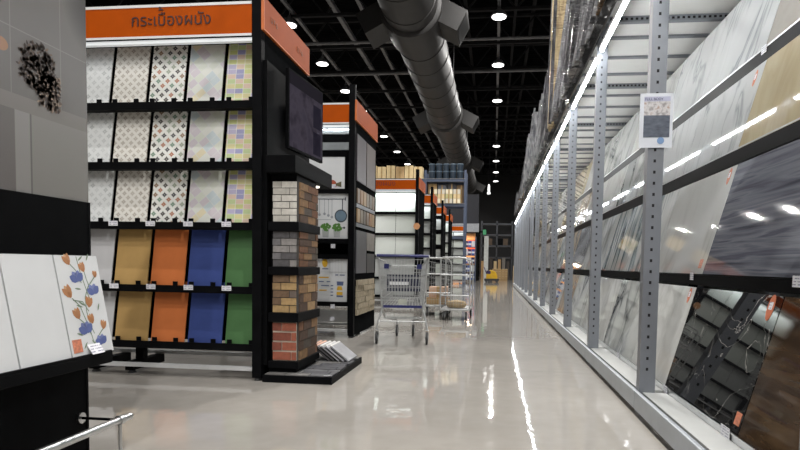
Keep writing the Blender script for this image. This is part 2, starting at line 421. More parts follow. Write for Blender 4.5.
TW, TH = .285, .49
tilt = math.radians(10)
tile_me = {}
def tile_sample(x, y, z, mat, label, group, w=TW, h=TH, ang=tilt, name='tile_sample', th=.009):
    k = (mat.name, w, h)
    if k not in tile_me: tile_me[k] = MB().box(-w/2, w/2, 0, th, 0, h).mesh(name, mat)
    o = bpy.data.objects.new(name, tile_me[k]); COL.objects.link(o)
    o.location = (x, y, z); o.rotation_euler = (-ang, 0, 0)
    return tag(o, label, 'tile', group)
clip_me = MB().box(-.018, .018, 0, .012, -.002, .030).mesh('clip', BLACK)
COLX = [-3.373+.315*i+TW/2 for i in range(5)]
g2sh = [c for c in g2.children if c.name.startswith('shelf')]
for r in range(5):
    for ccol in range(5):
        mt = PAT[ccol] if r < 3 else PLAIN[ccol]; nm = PATN[ccol] if r < 3 else PLN[ccol]
        tile_sample(COLX[ccol], YG+.105, SH[r]+.004, mt, '%s in the %s row of the wall tile display' % (nm, ROWN[r]), 'tile samples in the wall tile display')
        for dx in (-.09, .09):
            c = bpy.data.objects.new('clip', clip_me); COL.objects.link(c); c.parent = g2sh[r]; c.location = (COLX[ccol]+dx-ox2, .066, SH[r]+.012)
for r, cols in ((2, (1, 2, 3, 4)), (3, (1, 2, 3, 4))):
    for ccol in cols:
        price_tag((COLX[ccol]-.10, YG+.045, SH[r]-.022), 'white price tag under the %s in the %s row' % (PATN[ccol] if r < 3 else PLN[ccol], ROWN[r]), .078, .040, group='price tags on the wall tile display')

# ---- screen on the gondola end
t = thing('television_screen', 'dark flat television on the end of the wall tile display', 'television', (-1.655, 4.95, 2.18), math.atan2(-.073, .70)+0)
g = NT('screen picture'); x = g.xyz(); n = g.noise(g.mapped(g.obj(), (1, 5, 5)), 1.4, 3)
pc = g.ramp(n, [(.3, (.022, .018, .026)), (.5, (.050, .042, .056)), (.7, (.034, .029, .042))])
gt = lambda a_, v_: g.f('GREATER_THAN', a_, v_)
lt = lambda a_, v_: g.f('LESS_THAN', a_, v_)
blk = g.f('MULTIPLY', g.f('MULTIPLY', gt(x[1], .13), lt(x[1], .30)), g.f('MULTIPLY', lt(g.f('ABSOLUTE', g.f('SUBTRACT', g.f('FRACT', g.f('MULTIPLY', g.f('ADD', x[2], .30), 4.2)), .5)), .42), lt(x[2], .19)))
pc = g.mix(g.f('MULTIPLY', blk, .8), pc, (.008, .007, .014))
pc = g.mix(gt(x[2], .205), pc, (.014, .012, .016))
g.fin((.004, .004, .005), .4, spec=0)
g.l(pc, g.b.inputs['Emission Color']); g.b.inputs['Emission Strength'].default_value = 1.1
B('casing', BLACK2, t, -.03, .0, -.355, .355, -.325, .325, bevel=.004)
B('screen', g.m, t, .0, .002, -.335, .335, -.30, .31)
B('wall_bracket', BLACK, t, -.100, -.03, -.1, .1, -.1, .1)

# ---- canopy over the brick samples
t = thing('display_canopy', 'black canopy ledge below the television with spot lights under it', 'canopy', (-1.62, 4.7, 1.6))
MB().prism([(-.113, 0), (.12, 0), (.12, .13), (-.113, .13)], .985, Matrix.Translation((0, -.478, 0))).build('canopy_body', BLACK2, t, bevel=.004)
for yy in (-.25, .3): MB().cyl((.03, yy, -.012), (.03, yy, 0), .035, n=16).build('spot_light', glow('canopy spot', (1, .92, .8), 2.5), t)

# ---- brick column
BR = {'w': [flat('white brick', srgb(206, 202, 194), .8, var=.12, scale=30), flat('pale brick', srgb(186, 182, 174), .8, var=.12, scale=30)],
      'g': [flat('grey brick', srgb(112, 110, 112), .8, var=.2, scale=30), flat('dark grey brick', srgb(82, 80, 82), .8, var=.2, scale=30), flat('ash brick', srgb(138, 134, 132), .8, var=.2, scale=30)],
      't': [flat('tan brick', srgb(150, 122, 86), .8, var=.2, scale=30), flat('umber brick', srgb(108, 86, 66), .8, var=.2, scale=30), flat('greyish brick', srgb(104, 92, 84), .8, var=.2, scale=30), flat('ochre brick', srgb(164, 136, 94), .8, var=.2, scale=30)],
      'r': [flat('red brick', srgb(148, 84, 64), .8, var=.2, scale=30), flat('dark red brick', srgb(124, 68, 54), .8, var=.2, scale=30)],
      'b': [flat('rust brick', srgb(100, 66, 42), .8, var=.25, scale=30), flat('brown brick', srgb(72, 52, 38), .8, var=.25, scale=30), flat('honey brick', srgb(124, 94, 62), .8, var=.25, scale=30), flat('slate brown brick', srgb(72, 64, 56), .8, var=.25, scale=30)]}
t = thing('brick_display_column', 'black stepped column of brick veneer samples at the end of the wall tile display', 'display column', (-1.61, 4.56, 0))
B('core', BLACK, t, -.12, .085, -.235, .25, .07, 1.60)
BZ = [(.153, .457), (.530, .823), (.887, 1.162), (1.234, 1.545)]
for z0, z1 in ((.097, .152), (.458, .529), (.824, .886), (1.163, 1.233)):
    B('shelf', BLACK, t, -.125, .118, -.282, .272, z0, z1, bevel=.003)
B('plinth', BLACK, t, -.13, .09, -.25, .25, .063, .096)
def brick_panel(loc, w, h, rows_, mats, label, axis, gm, seed, bl):
    rr = random.Random(seed); m = MB(); m.box(-w/2, w/2, .006, .020, 0, h)
    hh = h/rows_
    for k in range(rows_):
        x = -w/2 - (bl*.5 if k % 2 else 0)
        while x < w/2-.004:
            a, b = max(x+.003, -w/2), min(x+bl-.003, w/2)
            if b-a > .015: m.cur = 1+rr.randrange(len(mats)); e = .007 if gm is GROUT else .003; m.box(a, b, -.004*rr.random(), .006, k*hh+e, (k+1)*hh-e)
            x += bl
    o = m.build('brick_sample_panel', [gm]+mats); o.location = loc
    if axis == 'x': o.rotation_euler = (0, 0, PI/2)
    return tag(o, label, 'brick panel', 'brick veneer samples')
TN = ['lowest', 'third', 'second', 'top']
FM = ['r', 't', 'g', 'w']; FN = ['red brick with white mortar', 'tan and brown brick', 'grey brick', 'white brick']; FR = [4, 5, 5, 6]
for i, (z0, z1) in enumerate(BZ):
    h = z1-z0
    brick_panel((-1.612, 4.302, z0), .19, h, FR[i], BR[FM[i]], '%s panel on the %s tier of the brick column front' % (FN[i], TN[i]), 'y', GROUT if i == 0 else flat('dark joint', (.09, .085, .08), .9), 10+i, .135 if i else .15)
    brick_panel((-1.502, 4.56, z0), .46, h, 4 if i < 2 else 5, BR['b'] if i != 1 else BR['b'][1:]+BR['t'][:1], 'rustic brown brick panel, %s tier of the brick column aisle side' % TN[i], 'x', flat('dark joint', (.09, .085, .08), .9), 30+i, .20)

# ---- floor platform
t = thing('floor_display_platform', 'low black platform topped with dark stone tiles at the foot of the brick column', 'display platform', (-1.45, 4.70, 0))
B('frame', BLACK, t, -.30, .25, -.50, .50, .0, .056, bevel=.003)
m = MB(); rr = random.Random(3); slate = [flat('slate a', srgb(92, 92, 94), .55, var=.25, scale=14), flat('slate b', srgb(74, 74, 78), .5, var=.25, scale=14), flat('slate c', srgb(112, 110, 108), .55, var=.25, scale=14)]
yy = -.485; k = 0
while yy < .46:
    d = .095; xx = -.285 - (.09 if k % 2 else 0)
    while xx < .235:
        w = rr.choice((.16, .19, .22)); a, b = max(xx, -.285), min(xx+w-.007, .238)
        if b-a > .02: m.cur = rr.randrange(3); m.box(a, b, yy, min(yy+d-.007, .485), .056, .060+.004*rr.random())
        xx += w
    yy += d; k += 1
m.build('stone_tile', slate, t)
price_tag((-1.235, 4.22, .066), 'white price tag on the corner of the low stone platform', .06, .03, (math.radians(80), 0, .2))
bm_ = [flat('board face grey', srgb(150, 150, 154), .5), flat('board face white', srgb(214, 212, 208), .5), flat('board face peach', srgb(214, 160, 132), .5), flat('board face dark', srgb(84, 82, 84), .5), flat('board face silver', srgb(182, 182, 188), .45)]
bn = ['peach topped dark', 'peach', 'white edged grey', 'silver grey', 'pale grey']
for i in range(5):
    o = MB(); o.box(-.006, .006, -.15, .15, 0, .20); o.cur = 1; o.box(-.007, .007, -.15, .15, .20, .215)
    o = o.build('sample_board', [bm_[(3, 3, 0, 4, 0)[i]], bm_[(2, 2, 1, 1, 1)[i]]]); o.location = (-1.415+.043*i, 5.02, .068); o.rotation_euler = (0, math.radians(-52), 0)
    tag(o, '%s sample board, %s from the column in the row leaning on the platform' % (bn[i], ORD[i]), 'sample board', 'sample boards leaning on the platform')

# ------------------------------------------------------------------ foreground stand (left edge)
FX = -1.80
t = thing('bathroom_tile_stand', 'tall dark stand with a printed bathroom picture, leaning tiles and a black base', 'display stand', (FX, 1.7, 0))
# printed bathroom picture board
g = NT('printed bathroom picture'); x = g.xyz()
yv = x[1]; zv = x[2]
n = g.noise(g.obj(), 1.3, 3); c = g.ramp(n, [(.3, srgb(98, 95, 92)), (.7, srgb(114, 111, 108))])
def band(g, val, at, w): return g.f('LESS_THAN', g.f('ABSOLUTE', g.f('SUBTRACT', val, at)), w)
up = g.f('GREATER_THAN', zv, 1.536); low = g.f('LESS_THAN', zv, 1.478)
jj = g.f('MULTIPLY', g.f('MAXIMUM', g.f('MAXIMUM', band(g, yv, .278, .002), band(g, yv, .527, .002)), band(g, zv, 1.778, .002)), up)
c = g.mix(g.f('MULTIPLY', jj, .5), c, srgb(140, 137, 134))
c = g.mix(g.f('MULTIPLY', low, .7), c, srgb(138, 136, 132))
led = g.f('SUBTRACT', 1, g.f('MAXIMUM', up, low)); c = g.mix(g.f('MULTIPLY', led, .75), c, srgb(124, 120, 116))
lj = g.f('MULTIPLY', band(g, yv, .326, .034), low); c = g.mix(g.f('MULTIPLY', lj, .6), c, srgb(140, 138, 136))
lk = g.f('MULTIPLY', band(g, yv, .366, .004), low); c = g.mix(g.f('MULTIPLY', lk, .7), c, srgb(78, 76, 76))
ll = g.f('MULTIPLY', g.f('LESS_THAN', yv, .29), low); c = g.mix(g.f('MULTIPLY', ll, .7), c, srgb(86, 80, 79))
blob = g.f('ADD', g.f('POWER', g.f('MULTIPLY', g.f('SUBTRACT', yv, .70), 6.0), 2), g.f('POWER', g.f('MULTIPLY', g.f('SUBTRACT', zv, 2.06), 4.0), 2))
c = g.mix(g.f('MULTIPLY', g.ramp(blob, [(.1, (1,)*3), (1, (0,)*3)]), .7), c, srgb(34, 32, 34))
tn = g.f('LESS_THAN', g.f('ADD', g.f('POWER', g.f('MULTIPLY', g.f('SUBTRACT', yv, .235), 30), 2), g.f('POWER', g.f('MULTIPLY', g.f('SUBTRACT', zv, 1.70), 40), 2)), 1)
c = g.mix(tn, c, srgb(150, 112, 84))
PIC = g.fin(c, .35)
pic = B('picture_board', PIC, t, -.03, .004, -1.2, .680, 1.172, 3.6)
# printed dried plant on the picture
rr = random.Random(5); m = MB()
def leaf(m, y, z, L, W, a, M=None):
    d = (math.cos(a), math.sin(a)); nrm = (-d[1], d[0]); pts = []
    for s, w in ((0, 0), (.35, .5), (.7, .42), (1, 0), (.7, -.42), (.35, -.5)):
        pts.append((.0055, y+d[0]*L*s+nrm[0]*W*w, z+d[1]*L*s+nrm[1]*W*w))
    m.poly(pts, M)
PLT = [flat('dried plant dark', srgb(66, 56, 52), .6), flat('dried plant brown', srgb(104, 88, 78), .6), flat('dried plant pale', srgb(150, 132, 118), .6)]
for i in range(620):
    s = rr.random()
    if s < .68:
        a = rr.random()*2*PI; q = rr.random()**.5; cy, cz = .405+.092*q*math.cos(a), 1.665+.092*q*math.sin(a)
        m.cur = 0 if rr.random() < .72 else 1
    else:
        cy, cz = .465+rr.uniform(-.052, .052), 1.585+rr.uniform(-.055, .07); m.cur = rr.choice((0, 1, 1, 2, 2))
    leaf(m, cy, cz, rr.uniform(.014, .026), rr.uniform(.007, .013), rr.random()*2*PI)
m.build('printed_dried_plant', PLT, pic)
B('header_band', BLACK2, t, -.03, .012, -1.2, .665, .93, 1.171)
B('end_edge', BLACK, t, -.03, .014, .665, .678, .93, 1.171)
B('tile_back_board', BLACK, t, -.03, -.02, -1.2, .645, .50, .93)
B('tile_tray', BLACK, t, -.03, .125, -1.2, .66, .466, .512, bevel=.004)
MB().box(.115, .125, -1.2, .655, .512, .522).build('tray_lip', BLACK, t)
B('lower_panel', BLACK2, t, -.03, .005, -1.2, .645, .06, .466)
B('panel_edge', BLACK, t, -.03, .008, .645, .657, .06, .466)
for yy in (-1.0, .5): MB().cyl((0, yy, 0), (0, yy, .06), .025, n=12).build('levelling_foot', RUBBER, t)

# three leaning tiles
Y0 = [1.955-.43, 1.955-.212, 1.955+.006, 2.172]
lean_top = FX+.014; bot = FX+.108
ang = math.atan2(bot-lean_top-.012, .43)
GLOSSW = flat('glossy white tile', srgb(222, 224, 226), .10, var=.02)
SPK = flat('sticker print', srgb(206, 128, 98), .45, var=.3, scale=80)
tl = []
for i, (yy, lab) in enumerate(((1.618, 'plain glossy white tile at the left edge, leaning in the front stand'), (1.876, 'plain glossy white tile leaning beside the flower tile'), (2.134, 'white tile printed with orange and blue flowers, leaning in the front stand'))):
    Hh = .428
    o = MB().box(0, .009, 0, .25, 0, Hh).build('tile_sample', GLOSSW); o.location = (bot-.004, yy, .5135); o.rotation_euler = (0, -ang, 0)
    tag(o, lab, 'tile', 'tiles leaning in the front stand'); tl.append(o)
ft = tl[2]
OR = [flat('flower orange', srgb(206, 160, 116), .25), flat('flower orange deep', srgb(184, 130, 90), .25), flat('flower blue', srgb(120, 130, 178), .25), flat('flower blue deep', srgb(94, 106, 160), .25), flat('stem green', srgb(122, 140, 118), .25)]
m = MB(); X9 = .0098
def U(px, py):
    tt = (py-257)/97; return ((px-(52+21*tt))/36*.25, .428*(1-tt))
def petal(cy, cz, L, W, a, k):
    d = (math.cos(a), math.sin(a)); nn = (-d[1], d[0]); m.cur = k
    pts = []
    for s, w in ((0, .12), (.3, .5), (.65, .55), (.9, .3), (1.05, 0), (.9, -.3), (.65, -.55), (.3, -.5), (0, -.12)): pts.append((X9+k*.00005, cy+d[0]*L*s+nn[0]*W*w, cz+d[1]*L*s+nn[1]*W*w))
    m.poly(pts)
def stem(pts, w=.0022):
    m.cur = 4; P = [U(*p) for p in pts]
    for (a, b), (c_, d_) in zip(P, P[1:]):
        L = math.hypot(c_-a, d_-b) or 1; nx, nz = -(d_-b)/L*w, (c_-a)/L*w
        m.poly([(X9, a+nx, b+nz), (X9, c_+nx, d_+nz), (X9, c_-nx, d_-nz), (X9, a-nx, b-nz)])
for path in ([(70, 258), (74, 272), (79, 286), (84, 300)], [(64, 264), (71, 272), (76, 284)], [(88, 277), (82, 288), (80, 298), (82, 312), (86, 325), (90, 334)], [(69, 298), (76, 306), (81, 318), (86, 330), (91, 346)], [(98, 330), (93, 338), (90, 346)], [(76, 318), (82, 324), (88, 336)], [(77, 270), (80, 280), (84, 290)], [(70, 300), (78, 302), (84, 312)]): stem(path)
for (px, py, L, a0) in ((64.9, 266, .040, 2.0), (77.7, 273, .036, 1.9), (88, 279, .026, 1.5), (68.3, 297, .046, 2.1), (83.8, 308, .040, 1.3), (76, 318, .040, 1.9), (88, 324, .036, 1.8), (98, 331, .034, 1.3)):
    cy, cz = U(px, py)
    for da, k in ((.35, 1), (-.35, 1), (0, 0)): petal(cy, cz, L*1.2, L*.52, a0+da, k)
for (px, py, L) in ((73, 282, .040), (88, 295, .038), (83.5, 332, .042), (97.7, 345, .036)):
    cy, cz = U(px, py)
    for da, k in ((1.0, 3), (-.9, 3), (.4, 2), (-.35, 2)): petal(cy, cz, L*1.15, L*.75, 1.7+da, k)
for (px, py, a) in ((72, 262, .6), (79, 262, 1.0), (80, 306, 2.6), (73, 305, -.3), (88, 340, -.8), (80, 334, 2.8), (92, 312, 1.1), (76, 290, 3.0), (84, 341, -2.3)):
    cy, cz = U(px, py); leafpts = petal(cy, cz, .034, .007, a, 4)
m.build('flower_print', OR, ft)
B('sticker', SPK, ft, .0095, .0105, .010, .062, .02, .075)
o = price_tag((-1.668, 2.262, .520), 'white price tag on the tray under the flower tile', .075, .048, (math.radians(-35), 0, PI/2)); 

# chrome bumper rail in front of the stand
t = thing('guard_rail', 'chrome bumper rail in front of the black stand base at the lower left', 'guard rail', (-1.60, 2.262, 0))
MB().cyl((0, -2.0, .225), (0, .100, .225), .0165, n=18).build('rail', CHROME, t, smooth=True)
MB().cyl((0, .100, .225), (0, .115, .225), .0165, .010, 18).build('end_cap', CHROME, t, smooth=True)
MB().cyl((0, .035, .205), (0, .035, .01), .0075, n=12).cyl((0, .035, .012), (0, .035, 0), .03, n=16).build('leg', CHROME, t, smooth=True)
MB().cyl((0, -1.6, .205), (0, -1.6, .01), .0075, n=12).cyl((0, -1.6, .012), (0, -1.6, 0), .03, n=16).build('leg', CHROME, t, smooth=True)
MB().cyl((0, .022, .225), (0, .048, .225), .021, n=18).build('collar', CHROME, t, smooth=True)
MB().cyl((-.185, .045, .222), (-.018, .035, .225), .006, n=10).build('bracket_arm', BLACK, t)
MB().cyl((-.195, .045, .222), (-.185, .045, .222), .024, n=20).build('mounting_plate', CHROME, t, smooth=True)

# ------------------------------------------------------------------ G3
Y3 = 6.93; X3 = -1.715
g3, g3sign, ox3 = gondola(Y3, -3.45, X3, 'black display stand with blank orange header and printed kitchen tiles', [1.83, 1.215, 1.02, .43], None, depth=1.27, lightw=12)
MB().box(-3.37-ox3, X3-.08-ox3, .02, .05, 2.50, 2.57).build('grey_louvre', flat('grey louvre', (.20, .22, .23), .4), g3)
MB().box(-3.37-ox3, X3-.08-ox3, .02, .05, 2.31, 2.40).build('grey_louvre', flat('grey louvre', (.20, .22, .23), .4), g3)
MB().box(-3.37-ox3, X3-.08-ox3, .03, .06, .19, .34).build('kick_plate', CHROME, g3)
def poster_tile(name, z0, z1, label, x0=-2.42, x1=-1.815):
    t_ = thing(name, label, 'printed tile', ((x0+x1)/2, Y3+.085, z0)); B('tile', GLOSSW, t_, -(x1-x0)/2, (x1-x0)/2, 0, .01, 0, z1-z0); return t_
# top: fruit print
p = poster_tile('printed_tile', 1.835, 2.235, 'printed tile with fruit and leaf picture, topmost on the kitchen tile stand', x1=-1.86)
m = MB(); m.lathe([(.0, -.003), (.06, -.002), (.06, 0)], 16, 'y', Matrix.Translation((.12, 0, .06))); m.cur = 1; m.lathe([(.0, -.004), (.045, -.003), (.045, 0)], 16, 'y', Matrix.Translation((.06, 0, .10)))
m.cur = 2; m.poly([(.13, -.004, .06), (.24, -.004, .10), (.24, -.004, .03)]); m.build('fruit_print', [flat('fruit red', srgb(170, 76, 50), .4), flat('fruit peach', srgb(222, 180, 140), .4), flat('leaf olive', srgb(92, 86, 60), .4)], p)
# middle: utensils
p = poster_tile('printed_tile', 1.225, 1.80, 'white printed tile with hanging utensils, pan and two potted herbs')
KD = flat('print dark', srgb(70, 76, 84), .3); KG = flat('print steel', srgb(150, 156, 162), .3); HERB = flat('print green', srgb(86, 132, 62), .3); POT = flat('print pot', srgb(176, 180, 180), .3); PAN = flat('pan blue', srgb(112, 134, 150), .3)
m = MB(); hy = -.0025
m.cur = 0; m.box(-.30, .275, hy, 0, .488, .499); m.box(.265, .277, hy, 0, .475, .515)
for x_, L in ((.005, .17), (.055, .19), (.10, .21), (-.06, .18), (-.15, .2)):
    m.cur = 1; m.box(x_-.003, x_+.003, hy, 0, .49-L, .49); m.lathe([(.017, 0), (.017, hy)], 12, 'y', Matrix.Translation((x_, 0, .49-L-.01)))
m.cur = 0; m.box(.227, .239, hy, 0, .345, .49); m.lathe([(.080, 0), (.080, hy)], 24, 'y', Matrix.Translation((.214, 0, .285)))
m.cur = 4; m.lathe([(.066, 0), (.066, hy*1.4)], 24, 'y', Matrix.Translation((.214, 0, .285)))
m.cur = 1; m.box(-.3, .09, hy, 0, .235, .241)
for x_ in (.02, .165):
    m.cur = 3; m.prism([(x_-.037, .02), (x_+.037, .02), (x_+.046, .12), (x_-.046, .12)], hy)
    m.cur = 2
    for q in range(26):
        a = rr.random()*2*PI; d = rr.random()**.5
        m.lathe([(.016, 0), (.016, hy*(1.1+.02*q))], 7, 'y', Matrix.Translation((x_+.058*d*math.cos(a), 0, .145+.042*d*math.sin(a))))
m.cur = 0; m.box(.215, .26, hy, 0, .135, .143); m.lathe([(.014, 0), (.014, hy)], 10, 'y', Matrix.Translation((.257, 0, .139)))
m.build('kitchen_print', [KD, KG, HERB, POT, PAN], p)
# lower: sheet of notes in faint print
p = poster_tile('printed_tile', .435, 1.015, 'white printed tile with small blue, yellow and grey sketches, lower on the kitchen tile stand')
YEL = flat('print yellow', srgb(224, 178, 60), .3); INK = flat('print blue ink', srgb(92, 104, 140), .3); LG = flat('print light grey', srgb(190, 192, 194), .3)
m = MB()
m.cur = 1; m.lathe([(.055, 0), (.055, hy)], 16, 'y', Matrix.Translation((-.14, 0, .49)))
m.cur = 0
for (x_, z_, w) in ((-.20, .535, .14), (-.19, .41, .12), (-.26, .25, .10), (-.10, .25, .07), (.07, .335, .06), (.16, .335, .10), (-.21, .20, .16), (-.02, .12, .05), (-.02, .16, .05), (-.02, .08, .05), (-.02, .20, .05)): m.box(x_, x_+w, hy, 0, z_, z_+.012)
m.cur = 1; m.box(-.26, -.06, hy, 0, .30, .315); m.box(.10, .22, hy, 0, .09, .13); m.prism([(.10, .15), (.22, .15), (.20, .20), (.12, .20)], hy); m.box(-.25, -.1, hy, 0, .14, .155)
m.cur = 0; m.prism([(.11, .21), (.23, .21), (.24, .26), (.10, .26)], hy); m.box(.1, .23, hy, 0, .065, .085)
m.cur = 2
for k in range(5): m.box(-.05+.06*k, -.046+.06*k, hy, 0, .32, .56)
m.box(-.3, .3, hy, 0, .375, .38); m.v = [(.295-(.30-x_)*.64, y_, z_) for x_, y_, z_ in m.v]; m.build('sketch_print', [INK, YEL, LG], p)
for zz, wh in ((1.11, 'between the two printed kitchen tiles'), (.36, 'under the lowest printed kitchen tile'), (1.845, 'under the fruit tile above the utensil tile'), (.205, 'on the steel kick plate below the kitchen tiles')):
    price_tag((-1.99, Y3+.045 if zz > .3 else Y3+.027, zz), 'small white price tag ' + wh, .055, .05)
# end face samples
SP = {'purple': flat('violet grey sample', srgb(62, 55, 60), .4, var=.15), 'brown': flat('brown sample', srgb(68, 53, 47), .4, var=.18), 'grey': flat('mid grey sample', srgb(70, 70, 75), .35), 'lg': flat('pale grey sample', srgb(116, 112, 106), .4, var=.15), 'dg': flat('dark grey sample', srgb(44, 44, 48), .35), 'stone': flat('beige split stone', srgb(150, 138, 116), .8, var=.2, scale=22), 'band': flat('silver band', srgb(104, 108, 114), .35)}
def end_sample(y0, y1, z0, z1, m_, label, d=.012, name='wall_sample'):
    return tag(MB().box(X3+.0005, X3+d, y0, y1, z0, z1).build(name, m_), label, 'tile sample', 'samples on the end of the kitchen tile stand')
end_sample(7.02, 7.52, 1.95, 2.52, SP['purple'], 'tall violet grey sample under the orange end sign of the kitchen tile stand')
end_sample(7.56, 8.10, 1.95, 2.52, SP['brown'], 'tall brown sample under the orange end sign of the kitchen tile stand')
chipc = [srgb(104, 84, 66), srgb(132, 98, 66), srgb(142, 116, 82), srgb(110, 98, 84), srgb(88, 80, 72)]
for r_, (z0, z1, rn) in enumerate(((1.68, 1.86, 'upper'), (1.44, 1.61, 'lower'))):
    MB().box(X3+.0005, X3+.010, 7.02, 8.10, z0-.055, z0-.01).build('label_strip', SP['band']); tag(COL.objects[-1], 'silver label strip below the %s row of colour chips' % rn, 'label strip')
    for k in range(6):
        cc = chipc[(k+r_*2) % 5]
        end_sample(7.05+.175*k, 7.05+.175*k+.14, z0, z1, flat('chip %d %d' % (r_, k), cc, .4), 'brown colour chip, %s from the camera in the %s chip row' % (ORD[k], rn), .014, 'colour_chip')
end_sample(7.02, 7.58, .80, 1.34, SP['grey'], 'large grey sample above the beige stone on the stand end')
end_sample(7.62, 8.10, 1.10, 1.34, SP['lg'], 'pale grey sample right of the large grey sample')
end_sample(7.62, 8.10, .80, 1.06, SP['dg'], 'dark grey sample below the pale grey sample')
m = MB()
for k in range(6):
    yy = 7.04 - (.1 if k % 2 else 0)
    while yy < 8.08:
        w = rr.uniform(.12, .26); a, b = max(yy, 7.04), min(yy+w-.006, 8.10)
        if b-a > .02: m.box(X3+.0005, X3+.012+.014*rr.random(), a, b, .27+.075*k, .27+.075*k+.07)
        yy += w
tag(m.build('stone_sample', SP['stone']), 'beige split stone sample low on the end of the kitchen tile stand', 'stone sample', 'samples on the end of the kitchen tile stand')

# ------------------------------------------------------------------ G4 and the ones behind
WPAN = flat('white panel tile', srgb(208, 215, 208), .18, var=.02); GPAN = flat('pale grey panel tile', srgb(176, 180, 178), .2, var=.03)
Y4 = 13.1; X4 = -1.74
SH4 = [2.12, 1.635, 1.13, .62, .2]
g4, g4sign, ox4 = gondola(Y4, -3.80, X4, 'black display stand of plain white panels with dark text on orange', SH4, None, depth=1.1, lightw=8)
hs4 = [c for c in g4.children if c.name.startswith('header_sign')][0]
lettering('กระเบื้องผนัง', .17, flat('maroon sign lettering', (.16, .012, .008), .5), hs4, FRONT(-2.72-ox4, -.004, 2.715))
for r in range(5):
    for k in range(4):
        xx = -1.815-.235-.477*k
        tile_sample(xx, Y4+.105, SH4[r]+.004, WPAN if r < 3 else GPAN, 'plain %s panel, %s row, %s from right, white panel stand' % ('white' if r < 3 else 'pale grey', ROWN[r], ORD[k]), 'panels on the white panel stand', w=.468, h=.50, ang=math.radians(8))
t = thing('round_badge', 'small round orange badge on the right post of the white panel stand', 'badge', (-1.777, Y4-.002, 1.80))
MB().lathe([(.075, 0), (.075, -.008)], 20, 'y').build('disc', flat('badge wood', srgb(206, 150, 104), .5), t)
YS = [16.0, 19.3, 22.4, 28.6]; NM = ['first', 'second', 'third', 'fourth']
WH = ['right behind the white panel stand', 'second behind the white panel stand', 'third behind the white panel stand', 'behind the tall rack']
for q, y_ in enumerate(YS):
    xr = -1.72 if q < 3 else -1.45
    sh = [2.20, 1.80, 1.40, 1.0, .6, .2] if q != 1 else [2.1, 1.6, 1.1, .6, .2]
    gondola(y_, xr-1.25, xr, 'narrow tile display with orange header, ' + WH[q], sh, None, depth=1.0, lightw=1.2)
    for r, z in enumerate(sh):
        for k in range(2):
            tile_sample(xr-.06-.27-.55*k, y_+.105, z+.004, [WPAN, GPAN][(q+r) % 2], 'whitish panel %s from top, %s, on display %s' % (ORD[r], 'right one' if k == 0 else 'left one', WH[q]), 'panels on the displays further back', w=.50, h=.36, ang=math.radians(8))

# ------------------------------------------------------------------ tall rack across the back
t = thing('storage_rack', 'tall blue grey storage rack with cartons and dark tubs behind the displays', 'storage rack', (-4.2, 25.4, 0))
for xx in (-1.3, -3.02, -5.7, -8.2):
    for yy in (-.5, .5): B('post', RACKBLUE, t, xx+4.2-.05, xx+4.2+.05, yy-.04, yy+.04, 0, 5.0)
    m = MB()
    for k in range(6): m.cyl((xx+4.2, -.5, .3+.75*k), (xx+4.2, .5, .3+.75*k+.7*(1 if k % 2 else .9)), .02, n=6)
    m.build('brace', RACKBLUE, t)
for z in (4.64, 3.58, 2.2):
    for yy in (-.5, .5): B('beam', RACKBLUE, t, -4.0, 2.9, yy-.03, yy+.03, z-.13, z-.02)
    B('shelf_board', flat('shelf board', (.18, .18, .19), .6), t, -4.0, 2.9, -.55, .55, z-.02, z)
def carton(x, y, z, w, d, h, m, label, group):
    o = thing('carton', label, 'box', (x, y, z), rr.uniform(-.04, .04), group)
    B('box', m, o, -w/2, w/2, -d/2, d/2, 0, h, bevel=.006)
    B('tape', flat('tape', srgb(160, 130, 84), .3), o, -.03, .03, -d/2-.0015, d/2+.0015, -.0 , h+.0012)
    return o
for k in range(6):
    carton(-5.35+.40*k, 25.1, 4.64, .37, .45, .56-.05*(k % 2), CARDB2 if k != 3 else CARDB, 'tan carton on top of the tall rack, %s from the left' % ORD[k], 'tan cartons on the tall rack top')
CAN = flat('dark teal tub', srgb(34, 46, 58), .35); CANL = flat('tub lid', srgb(96, 112, 126), .35)
can0 = None
for lv in range(2):
    for k in range(5):
        lab = 'dark tub, %s layer, %s from the left on the tall rack top' % ('lower' if lv == 0 else 'upper', ORD[k])
        loc = (-2.76+.305*k, 25.05, 4.64+.315*lv)
        if can0 is None:
            can0 = thing('paint_tub', lab, 'tub', loc, 0, 'dark tubs on the tall rack top')
            MB().lathe([(.125, 0), (.14, .29), (.14, .30)], 18).build('tub', CAN, can0, smooth=True)
            MB().lathe([(.148, .295), (.148, .325), (.13, .332)], 18).build('lid', CANL, can0, smooth=True)
        else: dup(can0, loc, label=lab)
for k in range(4): carton(-2.74+.42*k, 25.3, 3.58, .38, .3, .88-.06*(k % 2), [CARDB, flat('grey carton', srgb(96, 100, 110), .6), flat('slate carton', srgb(66, 66, 72), .6), flat('dull brown carton', srgb(110, 88, 62), .6)][k], 'tall %s carton at the back of the tall rack middle level' % ['brown', 'grey', 'slate', 'dull brown'][k], 'cartons on the rack middle level')
for c_ in range(4):
    for r_ in range(3):
        carton(-2.66+.335*c_, 24.95, 3.58+.2*r_, .30, .3, .195, [CARDW, CARDB2, flat('cream carton', srgb(222, 212, 186), .6), flat('olive carton', srgb(176, 168, 120), .6)][(c_*2+r_*3) % 4], 'small pale carton, %s from the bottom in the %s stack on the rack' % (ORD[r_], ORD[c_]), 'small pale cartons on the tall rack')
